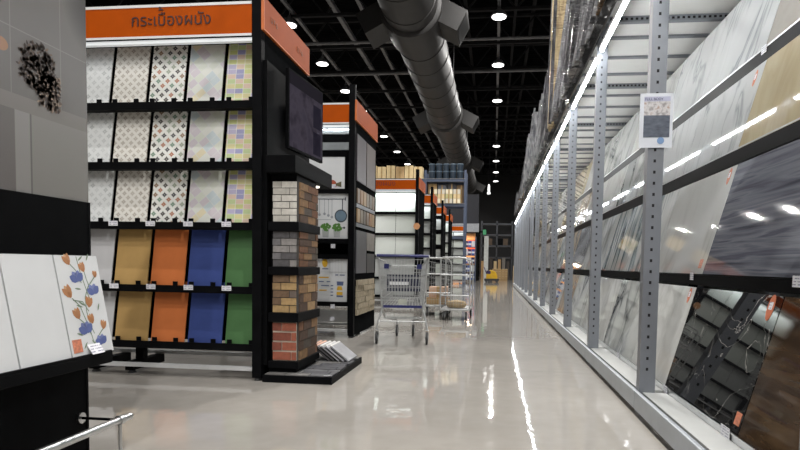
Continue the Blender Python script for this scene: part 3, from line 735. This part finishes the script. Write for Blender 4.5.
# ------------------------------------------------------------------ far counter area
t = thing('service_counter', 'warmly lit counter kiosk at the left of the far aisle end', 'counter', (-1.7, 36, 0))
B('back_wall', flat('warm wall', srgb(206, 150, 100), .6), t, -1.6, .75, 1.4, 1.5, 0, 3.0)
B('front_wall', DARKPANEL, t, .55, .75, -1.0, 1.4, 0, 3.1)
B('fascia', flat('pale fascia', srgb(168, 172, 178), .5), t, -1.6, .75, -1.1, -1.0, 2.95, 3.45)
B('hoarding', flat('navy hoarding', (.012, .013, .022), .5), t, -1.6, .72, -1.05, -.95, 3.46, 5.2)
B('desk', flat('desk brown', srgb(88, 72, 60), .5), t, -.1, .5, -.9, 0, 0, 1.0)
B('red_poster', flat('red poster', srgb(190, 70, 44), .5), t, -.05, .45, 1.37, 1.39, 1.7, 2.6)
add_light('counter_lamp', 'AREA', (-1.9, 36.3, 2.9), 130, 1.2, (1, .78, .55))
t = thing('blue_product_rack', 'rack of blue and white packs in front of the lit counter', 'display rack', (-1.45, 32.0, 0))
for xx in (-.42, .42): B('post', RACKBLUE, t, xx-.03, xx+.03, -.2, .2, 0, 2.5)
for z in (.15, .6, 1.05, 1.5, 1.95): B('shelf', RACKBLUE, t, -.39, .39, -.2, .2, z-.03, z)
PB = [flat('blue pack', srgb(52, 84, 160), .4), flat('white pack', srgb(206, 210, 218), .4), flat('navy pack', srgb(30, 44, 90), .4)]
for r, z in enumerate((.15, .6, 1.05, 1.5, 1.95)):
    for k in range(4):
        o = MB(); o.box(-.085, .085, -.12, .12, 0, .33); o.cur = 1; o.box(-.086, .086, -.121, -.12, .10, .20)
        o = o.build('product_pack', [PB[(r+k) % 3], PB[1]]); o.location = (-1.45-.285+.19*k, 32, z)
        tag(o, '%s pack with white band, %s shelf up, %s from the left in the blue rack' % (['blue', 'white', 'navy'][(r+k) % 3], ORD[r], ORD[k]), 'pack', 'packs in the blue rack')
t = thing('exit_sign', 'small green lit sign high at the far aisle end', 'sign', (-.62, 35.5, 2.75))
B('casing', BLACK, t, -.12, .12, 0, .06, .05, .40); B('face', glow('green sign', (.06, .32, .14), .35), t, -.10, .10, -.003, 0, .07, .38)
B('bracket', BLACK, t, -.3, -.12, .01, .05, .2, .3)
tag(MB().box(-.62, -.36, 35.0, 35.3, 0, 2.72).build('white_column', flat('white column', srgb(190, 194, 192), .5)), 'slim white column at the far aisle end', 'column')
# far shelving
t = thing('storage_rack', 'dark far storage rack closing off the end of the aisle', 'storage rack', (.1, 40.5, 0))
for xx in (-1.0, .05, 1.1): B('post', flat('dark upright', (.05, .055, .065), .5), t, xx-.05, xx+.05, -.5, .5, 0, 4.0)
for z in (1.55, 2.35, 3.1, 3.85): B('beam', flat('dark upright', (.05, .055, .065), .5), t, -1.0, 1.1, -.5, .5, z-.1, z)
for k in range(7):
    m = MB().box(-.10, .10, -.3, .3, 0, 1.25+.12*(k % 3)); o = m.build('timber_board', [CARDB, flat('grey board', srgb(120, 116, 110), .6), flat('dark board', srgb(64, 58, 54), .6), CARDB2][k % 4]); o.location = (-.78+.285*k, 39.65, .0)
    tag(o, 'upright board, %s from the left at the foot of the far rack' % ORD[k], 'board', 'boards at the foot of the far rack')
for k in range(4):
    m = MB().box(-.16, .16, -.3, .3, 0, .45); o = m.build('dark_crate', [DARKPANEL, flat('brown crate', (.08, .055, .035), .6)][k % 2]); o.location = ((-.66, -.32, .40, .76)[k], 40.3, 2.352); tag(o, 'dark crate, %s from the left on the far rack middle shelf' % ORD[k], 'crate', 'crates on the far rack')
# wooden pallets
for k in range(5):
    t = thing('wooden_pallet', 'wooden pallet, %s from the floor in the stack at the far aisle end' % ORD[k], 'pallet', (.36, 36.0, .15*k), 0, 'pallet stack at the far aisle end')
    m = MB(); [m.box(-.45+.2*i, -.33+.2*i, -.5, .5, .12, .145) for i in range(5)]; m.build('deck', CARDB2, t)
    m = MB(); [m.box(-.45, .47, yy-.05, yy+.05, 0, .12) for yy in (-.42, 0, .42)]; m.build('bearer', CARDB, t)
# yellow machine
t = thing('cleaning_machine', 'yellow and dark wheeled machine standing at the far aisle end', 'machine', (-.12, 33.2, 0))
YELM = flat('yellow machine', srgb(222, 176, 30), .4)
MB().prism([(-.33, .14), (.30, .14), (.34, .34), (.20, .62), (-.12, .70), (-.30, .45)], .55, Matrix.Translation((0, -.27, 0))).build('body', YELM, t, bevel=.03)
MB().box(-.42, .42, -.3, .3, .08, .2).build('base', RUBBER, t, bevel=.02)
for sx in (-.3, .3):
    for sy in (-.32, .32): MB().cyl((sx, sy-.04, .1), (sx, sy+.04, .1), .1, n=16).build('wheel', RUBBER, t)
MB().tube([(-.28, -.2, .45), (-.45, -.2, .85), (-.45, .2, .85), (-.28, .2, .45)], .02).build('handle', flat('purple handle', srgb(70, 52, 110), .4), t)
MB().box(-.30, -.05, -.28, .28, .46, .66).build('tank', flat('dark violet tank', srgb(58, 44, 84), .4), t, bevel=.03)

# ------------------------------------------------------------------ trolleys
def caster(m_parent, x, y, r=.068, w=.030):
    t_ = MB().lathe([(r*.55, -w/2), (r, -w/2*.8), (r, w/2*.8), (r*.55, w/2)], 20, 'x', Matrix.Translation((x, y, r))).build('wheel', RUBBER, m_parent, smooth=True)
    MB().lathe([(r*.5, -w/2-.002), (r*.5, w/2+.002)], 16, 'x', Matrix.Translation((x, y, r))).build('hub', ZINC, t_)
    m = MB()
    for s in (-1, 1): m.box(x+s*(w/2+.006)-.002, x+s*(w/2+.006)+.002, y-.014, y+.02, r*.8, r*2.2)
    m.box(x-w/2-.008, x+w/2+.008, y-.02, y+.03, r*2.2, r*2.2+.006); m.cyl((x, y+.01, r*2.2), (x, y+.01, r*2.2+.05), .012, n=8)
    m.build('caster_fork', ZINC, m_parent)
def lerp(a, b, f): return a+(b-a)*f
t = thing('shopping_cart', 'wire shopping cart with blue handle, nearest cart in the aisle', 'shopping cart', (-1.085, 6.95, 0), math.radians(6))
# basket corners: rear (y=-.32) and front (y=.46); half widths top/bottom; heights
def quad(y, wt, wb, zt, zb): return [(-wt, y, zt), (wt, y, zt), (wb, y, zb), (-wb, y, zb)]
RQ = quad(-.34, .285, .235, .98, .43); FQ = quad(.46, .20, .17, .90, .50)
def panel(A, nv, nh, r=.0036):
    m = MB(); a, b, c_, d_ = [Vector(p) for p in A]
    for i in range(nv+1):
        f = i/nv; m.cyl(a.lerp(b, f), d_.lerp(c_, f), r, n=4, caps=False)
    for j in range(nh+1):
        f = j/nh; m.cyl(a.lerp(d_, f), b.lerp(c_, f), r*1.25, n=4, caps=False)
    return m
panel(RQ, 15, 5).build('rear_gate', ZINC, t)
panel(FQ, 12, 5).build('front_panel', ZINC, t)
panel([RQ[0], FQ[0], FQ[3], RQ[3]], 20, 6).build('side_panel', ZINC, t)
panel([RQ[1], FQ[1], FQ[2], RQ[2]], 20, 6).build('side_panel', ZINC, t)
panel([RQ[3], RQ[2], FQ[2], FQ[3]], 12, 12).build('basket_floor', ZINC, t)
MB().tube([(-.285, -.34, .985), (-.2, .46, .905), (.2, .46, .905), (.285, -.34, .985)], .008).build('top_rim', ZINC, t, smooth=True)
h = MB().cyl((-.30, -.42, 1.02), (.30, -.42, 1.02), .017, n=14).build('handle', BLUEPL, t, smooth=True)
for s in (-1, 1):
    MB().tube([(s*.30, -.42, 1.02), (s*.29, -.36, .99), (s*.262, -.335, .70), (s*.238, -.33, .40), (s*.23, -.10, .30), (s*.235, .1, .26)], .012).build('frame_tube', ZINC, t, smooth=True)
    MB().tube([(s*.238, -.33, .40), (s*.278, -.385, .26), (s*.290, -.40, .17)], .011).build('rear_leg', ZINC, t, smooth=True)
    MB().tube([(s*.235, .1, .26), (s*.12, .34, .21), (s*.105, .36, .17)], .011).build('front_leg', ZINC, t, smooth=True)
    MB().box(s*.19-.028, s*.19+.028, -.368, -.345, .87, .925).build('handle_clip', BLUEPL, t)
    caster(t, s*.290, -.41, .072); caster(t, s*.105, .36, .072)
MB().cyl((-.27, -.385, .26), (.27, -.385, .26), .009, n=8).build('cross_tube', ZINC, t, smooth=True)
MB().cyl((-.235, .1, .26), (.235, .1, .26), .009, n=8).build('cross_tube', ZINC, t, smooth=True)
panel([(-.225, -.3, .285), (.225, -.3, .285), (.20, .1, .27), (-.20, .1, .27)], 8, 5).build('lower_rack', ZINC, t)
B('bottom_bar', BLUEPL, t, -.225, .225, -.352, -.336, .415, .445)
B('label_plate', flat('pale plate', srgb(178, 182, 172), .4), t, -.05, .05, -.350, -.344, .455, .515)
# child seat flap with printed band
s_ = B('child_seat', flat('seat navy', srgb(40, 44, 66), .5), t, -.20, .20, -.16, -.15, .60, .80)
MB().box(-.17, .06, -.163, -.160, .675, .715).build('printed_band', WHITE, s_)
panel([(-.23, -.16, .88), (.23, -.16, .88), (.21, -.16, .55), (-.21, -.16, .55)], 12, 3).build('seat_back', ZINC, t)

def cage_trolley(label, loc, rz):
    t = thing('cage_trolley', label, 'trolley', loc, rz, 'wire cage trolleys in the aisle')
    W, L = .245, .42
    MB().box(-W, W, -L, L, .165, .195).build('platform', ZINC, t, bevel=.006)
    for y, zt in ((-L, 1.05), (L, 1.05)):
        pts = [(-W, y, .18), (-W, y, zt-.04), (-W+.03, y, zt), (W-.10, y, zt), (W-.03, y, zt-.04), (W, y, zt-.13), (W, y, .18)]
        e = MB().tube(pts, .013, 8).build('end_hoop', ZINC, t, smooth=True)
        panel([(-W, y, zt-.05), (W, y, zt-.14), (W, y, .2), (-W, y, .2)], 11, 8, .002).build('wire_mesh', ZINC, e)
    for s in (-1, 1):
        for z in (.42, .76): MB().cyl((s*W, -L, z), (s*W, L, z), .010, n=8).build('side_rail', ZINC, t, smooth=True)
    for z in (.42, .76): MB().cyl((-W, -L, z), (W, -L, z), .011, n=8).build('front_bar', ZINC, t, smooth=True)
    for sx in (-1, 1):
        for sy in (-1, 1): caster(t, sx*(W-.06 if sy < 0 else W-.02), sy*(L-.06), .072, .032)
    return t
c1 = cage_trolley('grey wire cage trolley with a tan sack, standing behind the shopping cart', (-.625, 9.95, 0), math.radians(-1))
c2 = dup(c1, (-1.03, 10.75, 0), math.radians(4), 'second wire cage trolley, behind and left of the one with the sack')
o = MB(); o.lathe([(.02, 0), (.15, .01), (.18, .06), (.16, .12), (.02, .15)], 18); o = o.build('sack', flat('tan sack', srgb(168, 146, 112), .8, var=.2, scale=20), smooth=True); o.scale = (1, .8, .9); o.location = (-.625, 9.80, .197)
tag(o, 'flat tan sack lying in the nearer cage trolley', 'sack')
carton(-1.03, 10.75, .197, .38, .5, .12, CARDB, 'flat brown carton on the further cage trolley', 'goods in the cage trolleys')
o = carton(-1.02, 10.75, .318, .34, .4, .2, flat('peach carton', srgb(206, 168, 140), .6), 'peach carton on top in the further cage trolley', 'goods in the cage trolleys')

# ------------------------------------------------------------------ right-hand pallet rack
PX0, PX1 = .924, 1.02
PY = [1.75+1.965*k for k in range(14)]
rk = thing('pallet_rack', 'long grey steel pallet rack along the right side of the aisle', 'pallet rack', (1.5, 14, 0))
def rb(n, m, *a, **k): return B(n, m, rk, a[0]-1.5, a[1]-1.5, a[2]-14, a[3]-14, a[4], a[5], **k)
def post_mesh(front):
    m = MB(); z0, z1 = .0, 3.2
    # C-section profile
    m.box(0, .095, 0, .012, z0, z1); m.box(0, .008, .012, .075, z0, z1); m.box(.087, .095, .012, .075, z0, z1)
    if front:
        m.cur = 1; z = .28
        while z < 3.1: m.box(.036, .050, -.0012, .0, z, z+.018); z += .068
    return m.mesh('post', [RACK, HOLE])
pm, pr = post_mesh(True), post_mesh(False)
for y in PY:
    o = bpy.data.objects.new('post', pm); COL.objects.link(o); o.parent = rk; o.location = (PX0-1.5, y-14, .0)
    o = bpy.data.objects.new('post', pr); COL.objects.link(o); o.parent = rk; o.location = (2.55-1.5, y-14, 0)
    rb('foot_plate', RACK, .925, 1.05, y-.02, y+.10, 0, .012)
for k in range(13):
    a, b = PY[k]+.0, PY[k+1]-.0
    rb('floor_beam', RACKL, .895, .922, a+.004, b-.004, .035, .150, bevel=.006)
    rb('floor_deck', flat('floor deck board', (.50, .51, .50), .55, var=.03), .945, 2.5, a+.08, b-.002, .115, .142)
    rb('upper_beam', flat('upper beam steel', srgb(30, 31, 34), .10, 0), .900, .922, a+.004, b-.004, 3.03, 3.215, bevel=.006)
    rb('upper_deck', flat('upper deck sheet', (.88, .89, .88), .5, var=.02), .94, 2.55, a+.002, b-.002, 3.205, 3.225)
    m = MB()
    for q in range(3):
        yy = a+.30+q*.55; m.box(.94-1.5, 2.55-1.5, yy-14, yy+.05-14, 3.185, 3.205)
    m.build('deck_crossbar', RACK, rk)
    m = MB(); yy = b-.10
    m.box(.94-1.5, 2.55-1.5, yy-.06-14, yy-14, 3.155, 3.204); m.cur = 1
    for q in range(34): m.box(1.0+.045*q-1.5, 1.022+.045*q-1.5, yy-.062-14, yy-.06-14, 3.168, 3.188)
    m.build('perforated_beam', [RACK, HOLE], rk)
# rear and underside closing board
rb('back_board', flat('rack back sheet', (.30, .30, .30), .6), 2.66, 2.68, 1.75, 27.3, .0, 3.2)
# strip lights
sl0 = None
for k in range(13):
    a, b = PY[k], PY[k+1]
    lab = 'white tube light under the rack edge, bay %s from the camera' % ORD[k]
    if sl0 is None:
        sl0 = thing('tube_light', lab, 'tube light', (.952, a, 2.92), 0, 'tube lights along the rack edge')
        B('housing', WHITEPLASTIC, sl0, -.022, .022, .05, 1.92, .028, .064)
        MB().cyl((0, .07, .014), (0, 1.90, .014), .012, n=12).build('tube', LED, sl0, smooth=True)
        B('end_bracket', RACK, sl0, -.03, .03, .0, .05, -.02, .07)
    else: dup(sl0, (.952, a, 2.92), label=lab)

# slab display frame: four tiers of trays
TRAYB = flat('black gloss tray', (.003, .003, .0035), .4, spec=.03)
fr = thing('slab_display_frame', 'sloping black frame of four trays holding large slabs in the rack', 'display frame', (1.3, 14, .142))
TIER = [(1.12, .175), (1.325, .885), (1.555, 1.690), (1.748, 2.365)]
SL = math.atan(.27)
for i, (tx, tz) in enumerate(TIER):
    th = (.03, .066, .092, .092)[i]
    tr = B('tray', TRAYB if i else CHROME, fr, tx-.03-1.3, tx+.06-1.3, 1.8-14, 27.2-14, tz-th-.142, tz-.003-.142)
    MB().box(tx-.034-1.3, tx-.03-1.3, 1.8-14, 27.2-14, tz-.001-.142, tz+.006-.142).build('tray_edge', CHROME if i != 1 else BLACK, tr)
for y in [2.2+1.965*k for k in range(13)]:
    m = MB(); m.box(-.02, .02, -.03, .03, 0, 3.02, Matrix.Translation((1.19-1.3, y-14, 0)) @ Matrix.Rotation(math.atan2(.80, 2.95), 4, 'Y')); m.build('strut', BLACK, fr)

SLB = {
 'brown': streaks('dark brown wood grain slab', [(.3, srgb(38, 28, 20)), (.5, srgb(62, 47, 34)), (.7, srgb(84, 66, 48))], 2.2, (1, 1, 7), rough=.05),
 'black': marble('black marble slab', (.006, .0065, .007), (.62, .60, .56), 2.1, .007, .8, rough=.02, cloud=(.010, .010, .011), dist=2.2),
 'white': marble('white marble slab', srgb(224, 226, 226), srgb(128, 132, 138), 1.3, .045, .75, (1, 1.9, .7), (.7, 0, 0), .03),
 'whitef': marble('faint white marble slab', srgb(222, 223, 220), srgb(166, 166, 162), 1.0, .06, .6, (1, 1.8, .8), (.6, 0, 0), .03),
 'grey': marble('cloudy grey marble slab', srgb(214, 216, 212), srgb(60, 64, 70), 1.3, .09, 1.0, (1, 1.5, .8), (.5, 0, 0), .035, cloud=srgb(180, 184, 184)),
 'streak': streaks('grey streaked marble slab', [(.32, srgb(44, 48, 54)), (.42, srgb(140, 154, 156)), (.52, srgb(210, 212, 210)), (.7, srgb(222, 222, 218))], 1.6, (1, 4.5, .7), (.55, 0, 0), .03, 1.1),
 'bluegrey': streaks('blue grey lined slab', [(.28, srgb(70, 71, 80)), (.42, srgb(112, 114, 124)), (.52, srgb(134, 136, 144)), (.6, srgb(98, 100, 112)), (.75, srgb(120, 122, 132))], 1.6, (1, .55, 13), (.05, 0, 0), .035, .4),
 'cream': marble('cream slab', srgb(206, 192, 160), srgb(178, 160, 126), 1.3, .09, .7, (1, 1.6, .8), (.6, 0, 0), .035),
 'beige': flat('grey beige slab', srgb(184, 178, 170), .1, var=.04),
 'tan': streaks('tan stone slab', [(.3, srgb(150, 134, 112)), (.6, srgb(188, 172, 148)), (.8, srgb(202, 190, 168))], 1.6, (1, 3, .8), (.6, 0, 0), .1),
 'mid': marble('mid grey slab', srgb(148, 150, 152), srgb(90, 94, 98), 1.4, .07, .8, (1, 1.4, .8), (.5, 0, 0), .07)}
DESC = {'brown': 'dark brown wood grain', 'black': 'black white-veined marble', 'white': 'white grey-veined marble', 'whitef': 'faintly veined white', 'grey': 'cloudy grey marble', 'streak': 'grey streaked marble', 'bluegrey': 'blue grey lined', 'cream': 'cream beige', 'beige': 'plain grey beige', 'tan': 'tan stone', 'mid': 'mid grey'}
EDGES = [[1.58, 2.69, 3.80, 4.72, 5.90, 7.35, 8.78], [2.25, 3.82, 4.95, 6.05, 7.4, 8.9], [2.60, 3.95, 5.06, 6.3, 7.7, 9.05], [2.9, 4.09, 5.25, 6.4, 7.8, 9.2]]
KIND = [['brown', 'black', 'whitef', 'grey', 'whitef', 'grey'], ['bluegrey', 'whitef', 'streak', 'streak', 'grey'], ['cream', 'white', 'white', 'grey', 'whitef'], ['beige', 'white', 'white', 'whitef', 'grey']]
CYC = [['tan', 'grey', 'whitef', 'mid'], ['mid', 'tan', 'streak', 'cream'], ['whitef', 'tan', 'grey', 'cream'], ['grey', 'whitef', 'cream', 'tan']]
LEN = [.640, .700, .575, .725]
TN4 = ['lowest', 'second', 'third', 'top']
for i, (tx, tz) in enumerate(TIER):
    ed = list(EDGES[i]); kd = list(KIND[i]); j = 0
    while ed[-1] < 26.0:
        ed.append(ed[-1]+1.32); kd.append(CYC[i][j % 4]); j += 1
    L = LEN[i]/math.cos(SL) - .01
    for k in range(len(ed)-1):
        w = ed[k+1]-ed[k]-.008
        o = MB().box(0, .011, -w/2, w/2, 0, L).build('stone_slab', SLB[kd[k]])
        o.location = (tx-.018, (ed[k]+ed[k+1])/2, tz+.001); o.rotation_euler = (0, SL, 0)
        tag(o, '%s slab, %s tier of the rack, %s from the camera' % (DESC[kd[k]], TN4[i], ORD[k]), 'slab', 'large slabs leaning in the rack')
# tags on the slabs
OVAL = flat('orange oval tag', srgb(204, 114, 76), .45, var=.06)
def on_slab(i, y, f):   # point on tier i's face at fraction f of height
    tx, tz = TIER[i]; L = LEN[i]/math.cos(SL)*f
    return Vector((tx-.018+math.sin(SL)*L, y, tz+math.cos(SL)*L))
def oval(i, y, f, label, a=.030, b=.062):
    p = on_slab(i, y, f); t_ = thing('oval_tag', label, 'tag', p); t_.rotation_euler = (0, SL, 0)
    m = MB(); m.prism([(b*.0+a*math.cos(2*PI*k/24), b*math.sin(2*PI*k/24)) for k in range(24)], .0012, Matrix.Rotation(PI/2, 4, 'Z')); o_ = m.build('card', OVAL, t_); o_.location = (-.001, 0, 0)
    MB().box(-.0032, -.0024, -a*.55, a*.55, -.01, .026).build('printed_panel', TICKET, t_)
oval(0, 2.78, .90, 'orange oval tag at the upper corner of the black marble slab')
oval(0, 3.88, .90, 'orange oval tag at the upper corner of the white slab beside the black marble', .024, .05)
oval(1, 3.90, .90, 'orange oval tag at the top corner of the white slab beside the blue grey slab', .024, .055)
oval(2, 4.05, .84, 'brown oval tag at the top corner of the white slab beside the cream slab', .022, .055)
def corner_sticker(i, y, label, w=.055, h=.06):
    p = on_slab(i, y, .06); o = MB().box(-.0022, -.0006, -w/2, w/2, 0, h).build('corner_sticker', SPK); o.location = p; o.rotation_euler = (0, SL, 0); tag(o, label, 'sticker')
corner_sticker(0, 2.735, 'small orange sticker at the foot of the black marble slab')
corner_sticker(1, 3.90, 'small orange sticker at the foot of the white slab left of the blue grey slab')
def slab_ticket(i, y, label, w=.07, h=.05):
    tx, tz = TIER[i]; price_tag((tx-.0365, y, tz-.035), label, w, h, (0, math.radians(0), -PI/2))
slab_ticket(0, 2.78, 'white price tag on the tray under the black marble slab', .10, .055)
slab_ticket(0, 3.72, 'white price tag on the lowest tray under the white slab by the near post')
slab_ticket(0, 5.10, 'white price tag on the lowest tray under the cloudy grey slab')
slab_ticket(1, 3.95, 'white price tag on the second tray beside the blue grey slab', .06)
slab_ticket(1, 2.62, 'white price tag on the second tray under the blue grey slab', .09)
slab_ticket(3, 4.05, 'white price tag on the top tray above the cream slab')

# notice on the near post
t = thing('paper_notice', 'white paper notice with a room photo on the near rack post', 'notice', (.962, PY[1]-.006, 1.66))
B('sheet', flat('notice paper', srgb(212, 216, 224), .35, var=.02), t, -.095, .100, -.003, 0, 0, .328)
g = NT('room photo print'); x = g.xyz(); n = g.noise(g.mapped(g.obj(), (14, 1, 40)), 1.5, 3)
fl = g.f('LESS_THAN', x[2], .195); flc = g.ramp(n, [(.3, srgb(74, 80, 92)), (.7, srgb(104, 110, 122))])
wl = g.ramp(g.noise(g.mapped(g.obj(), (30, 1, 30)), 1.2, 2), [(.35, srgb(150, 146, 146)), (.55, srgb(206, 204, 206)), (.7, srgb(170, 150, 140))])
g.fin(g.mix(fl, wl, flc), .3)
B('room_photo', g.m, t, -.072, .082, -.0042, -.003, .062, .278)
B('title_band', flat('notice band', srgb(178, 180, 202), .35), t, -.072, .082, -.0042, -.003, .280, .308)
lettering('FULL BODY', .021, flat('notice ink', (.05, .05, .10), .5), t, FRONT(-.068, -.0048, .286), align='LEFT', extrude=.0005, squeeze=1.0)
MB().lathe([(.021, -.003), (.021, -.005)], 20, 'y', Matrix.Translation((.032, 0, .042))).build('blue_seal', flat('blue seal', srgb(120, 150, 190), .4), t)

# wrapped pallet loads on top of the rack
WRAP = []
for nm, a, b in (('dark', (.03, .031, .036), (.15, .15, .16)), ('grey', (.10, .105, .115), (.36, .36, .37)), ('tan', srgb(150, 128, 92), srgb(204, 184, 140)), ('brown', srgb(74, 58, 44), srgb(140, 112, 80))):
    g = NT('wrapped load ' + nm); n = g.noise(g.mapped(g.obj(), (3, 3, 1), rnd=11), 2.2, 5, 1.5); g.bump(g.noise(g.mapped(g.obj(), (4, 4, 14), (0.5, 0.3, 0)), 2.5, 3, 1.0), .9, .05)
    WRAP.append(g.fin(g.ramp(n, [(.35, a), (.65, b)]), .16 if nm != 'tan' else .5))
DARKWOOD = flat('dark pallet wood', (.03, .027, .024), .7)
WN = ['dark film wrapped', 'grey film wrapped', 'tan carton', 'brown film wrapped']
rr = random.Random(21)
n_ = 0
for k in range(13):
    a, b = PY[k], PY[k+1]
    for q in range(3):
        y0 = a+.09+q*.623; y1 = y0+.60
        y = (y0+y1)/2
        hgt = 1.9 if y < 8.6 else 2.4 if y < 10.6 else 1.75+.35*rr.random() if y < 20 else 1.2+.2*rr.random() if y < 24 else .9
        kind = 2 if 9.75 < y < 10.3 else rr.choice((0, 1, 1, 1, 3))
        o = thing('wrapped_pallet_load', '%s goods on the rack top, %s load of bay %s from the camera' % (WN[kind], ORD[q], ORD[k]), 'wrapped load', (1.42+rr.uniform(-.02, .02), y, 3.226), 0, 'wrapped loads on the rack top')
        x0 = (-.62 if kind == 2 else -.56)+rr.uniform(-.05, .05)
        SHR = Matrix(((1, 0, .02 if kind == 2 else rr.uniform(.05, .24), 0), (0, 1, rr.uniform(-.006, .006), 0), (0, 0, 1, 0), (0, 0, 0, 1)))
        m = MB(); m.box(-.50, .5, -.28, .28, .0, .022)
        for yy in (-.25, 0, .25): m.box(-.50, .5, yy-.03, yy+.03, .022, .09)
        m.box(-.50, .5, -.28, .28, .09, .11); m.build('pallet', DARKWOOD, o)
        m = MB(); zz = .03; nn = 3
        for s_ in range(nn):
            zb = zz+(hgt-.11)*s_/nn; zt = zz+(hgt-.11)*(s_+1)/nn
            for c_ in range(3):
                ya, yb = -.275+.183*c_, -.275+.183*(c_+1)-.004
                m.box(x0+rr.uniform(0, .05), .48, ya, yb, zb, zt-.003, SHR)
        m.build('load', WRAP[kind], o, bevel=.012)
        for yy in (-.281, .281): MB().box(x0-.012, x0+.04, yy-.010, yy+.010, .03, hgt+.01, SHR).build('corner_board', [WRAP[0], WRAP[1], WRAP[0], WRAP[1]][(k*3+q) % 4], o)
# pale goods in the last bay
for k in range(3):
    carton(1.25, 27.75+.62*k, 0, .6, .56, .95, CARDB if k != 1 else CARDB2, 'brown carton on the floor past the rack end, %s from the camera' % ORD[k], 'cartons past the rack end')
# ------------------------------------------------------------------ camera and world
cd = bpy.data.cameras.new('camera'); cam = bpy.data.objects.new('camera', cd); COL.objects.link(cam)
right = Vector((.99296446, .11728514, .01630262)); upv = Vector((-.02250371, .05174345, .99840683)); back = Vector((.11625473, -.99174937, .05401875))
R3 = Matrix((right, upv, back)).transposed()
cam.matrix_world = Matrix.Translation((0, 0, .92)) @ R3.to_4x4()
cd.sensor_width = 36; cd.lens = 575/800*36; cd.shift_x = -26/800; cd.shift_y = 71/800; cd.clip_start = .05; cd.clip_end = 200
S.camera = cam
w = bpy.data.worlds.new('world'); S.world = w; w.use_nodes = True
w.node_tree.nodes['Background'].inputs[0].default_value = (.5, .55, .6, 1); w.node_tree.nodes['Background'].inputs[1].default_value = .05
S.view_settings.view_transform = 'Standard'; S.view_settings.look = 'None'; S.view_settings.gamma = 1; S.view_settings.exposure = -.25
S.cycles.use_denoising = True
S.cycles.max_bounces = 6; S.cycles.diffuse_bounces = 3; S.cycles.glossy_bounces = 4
S.cycles.sample_clamp_indirect = 6
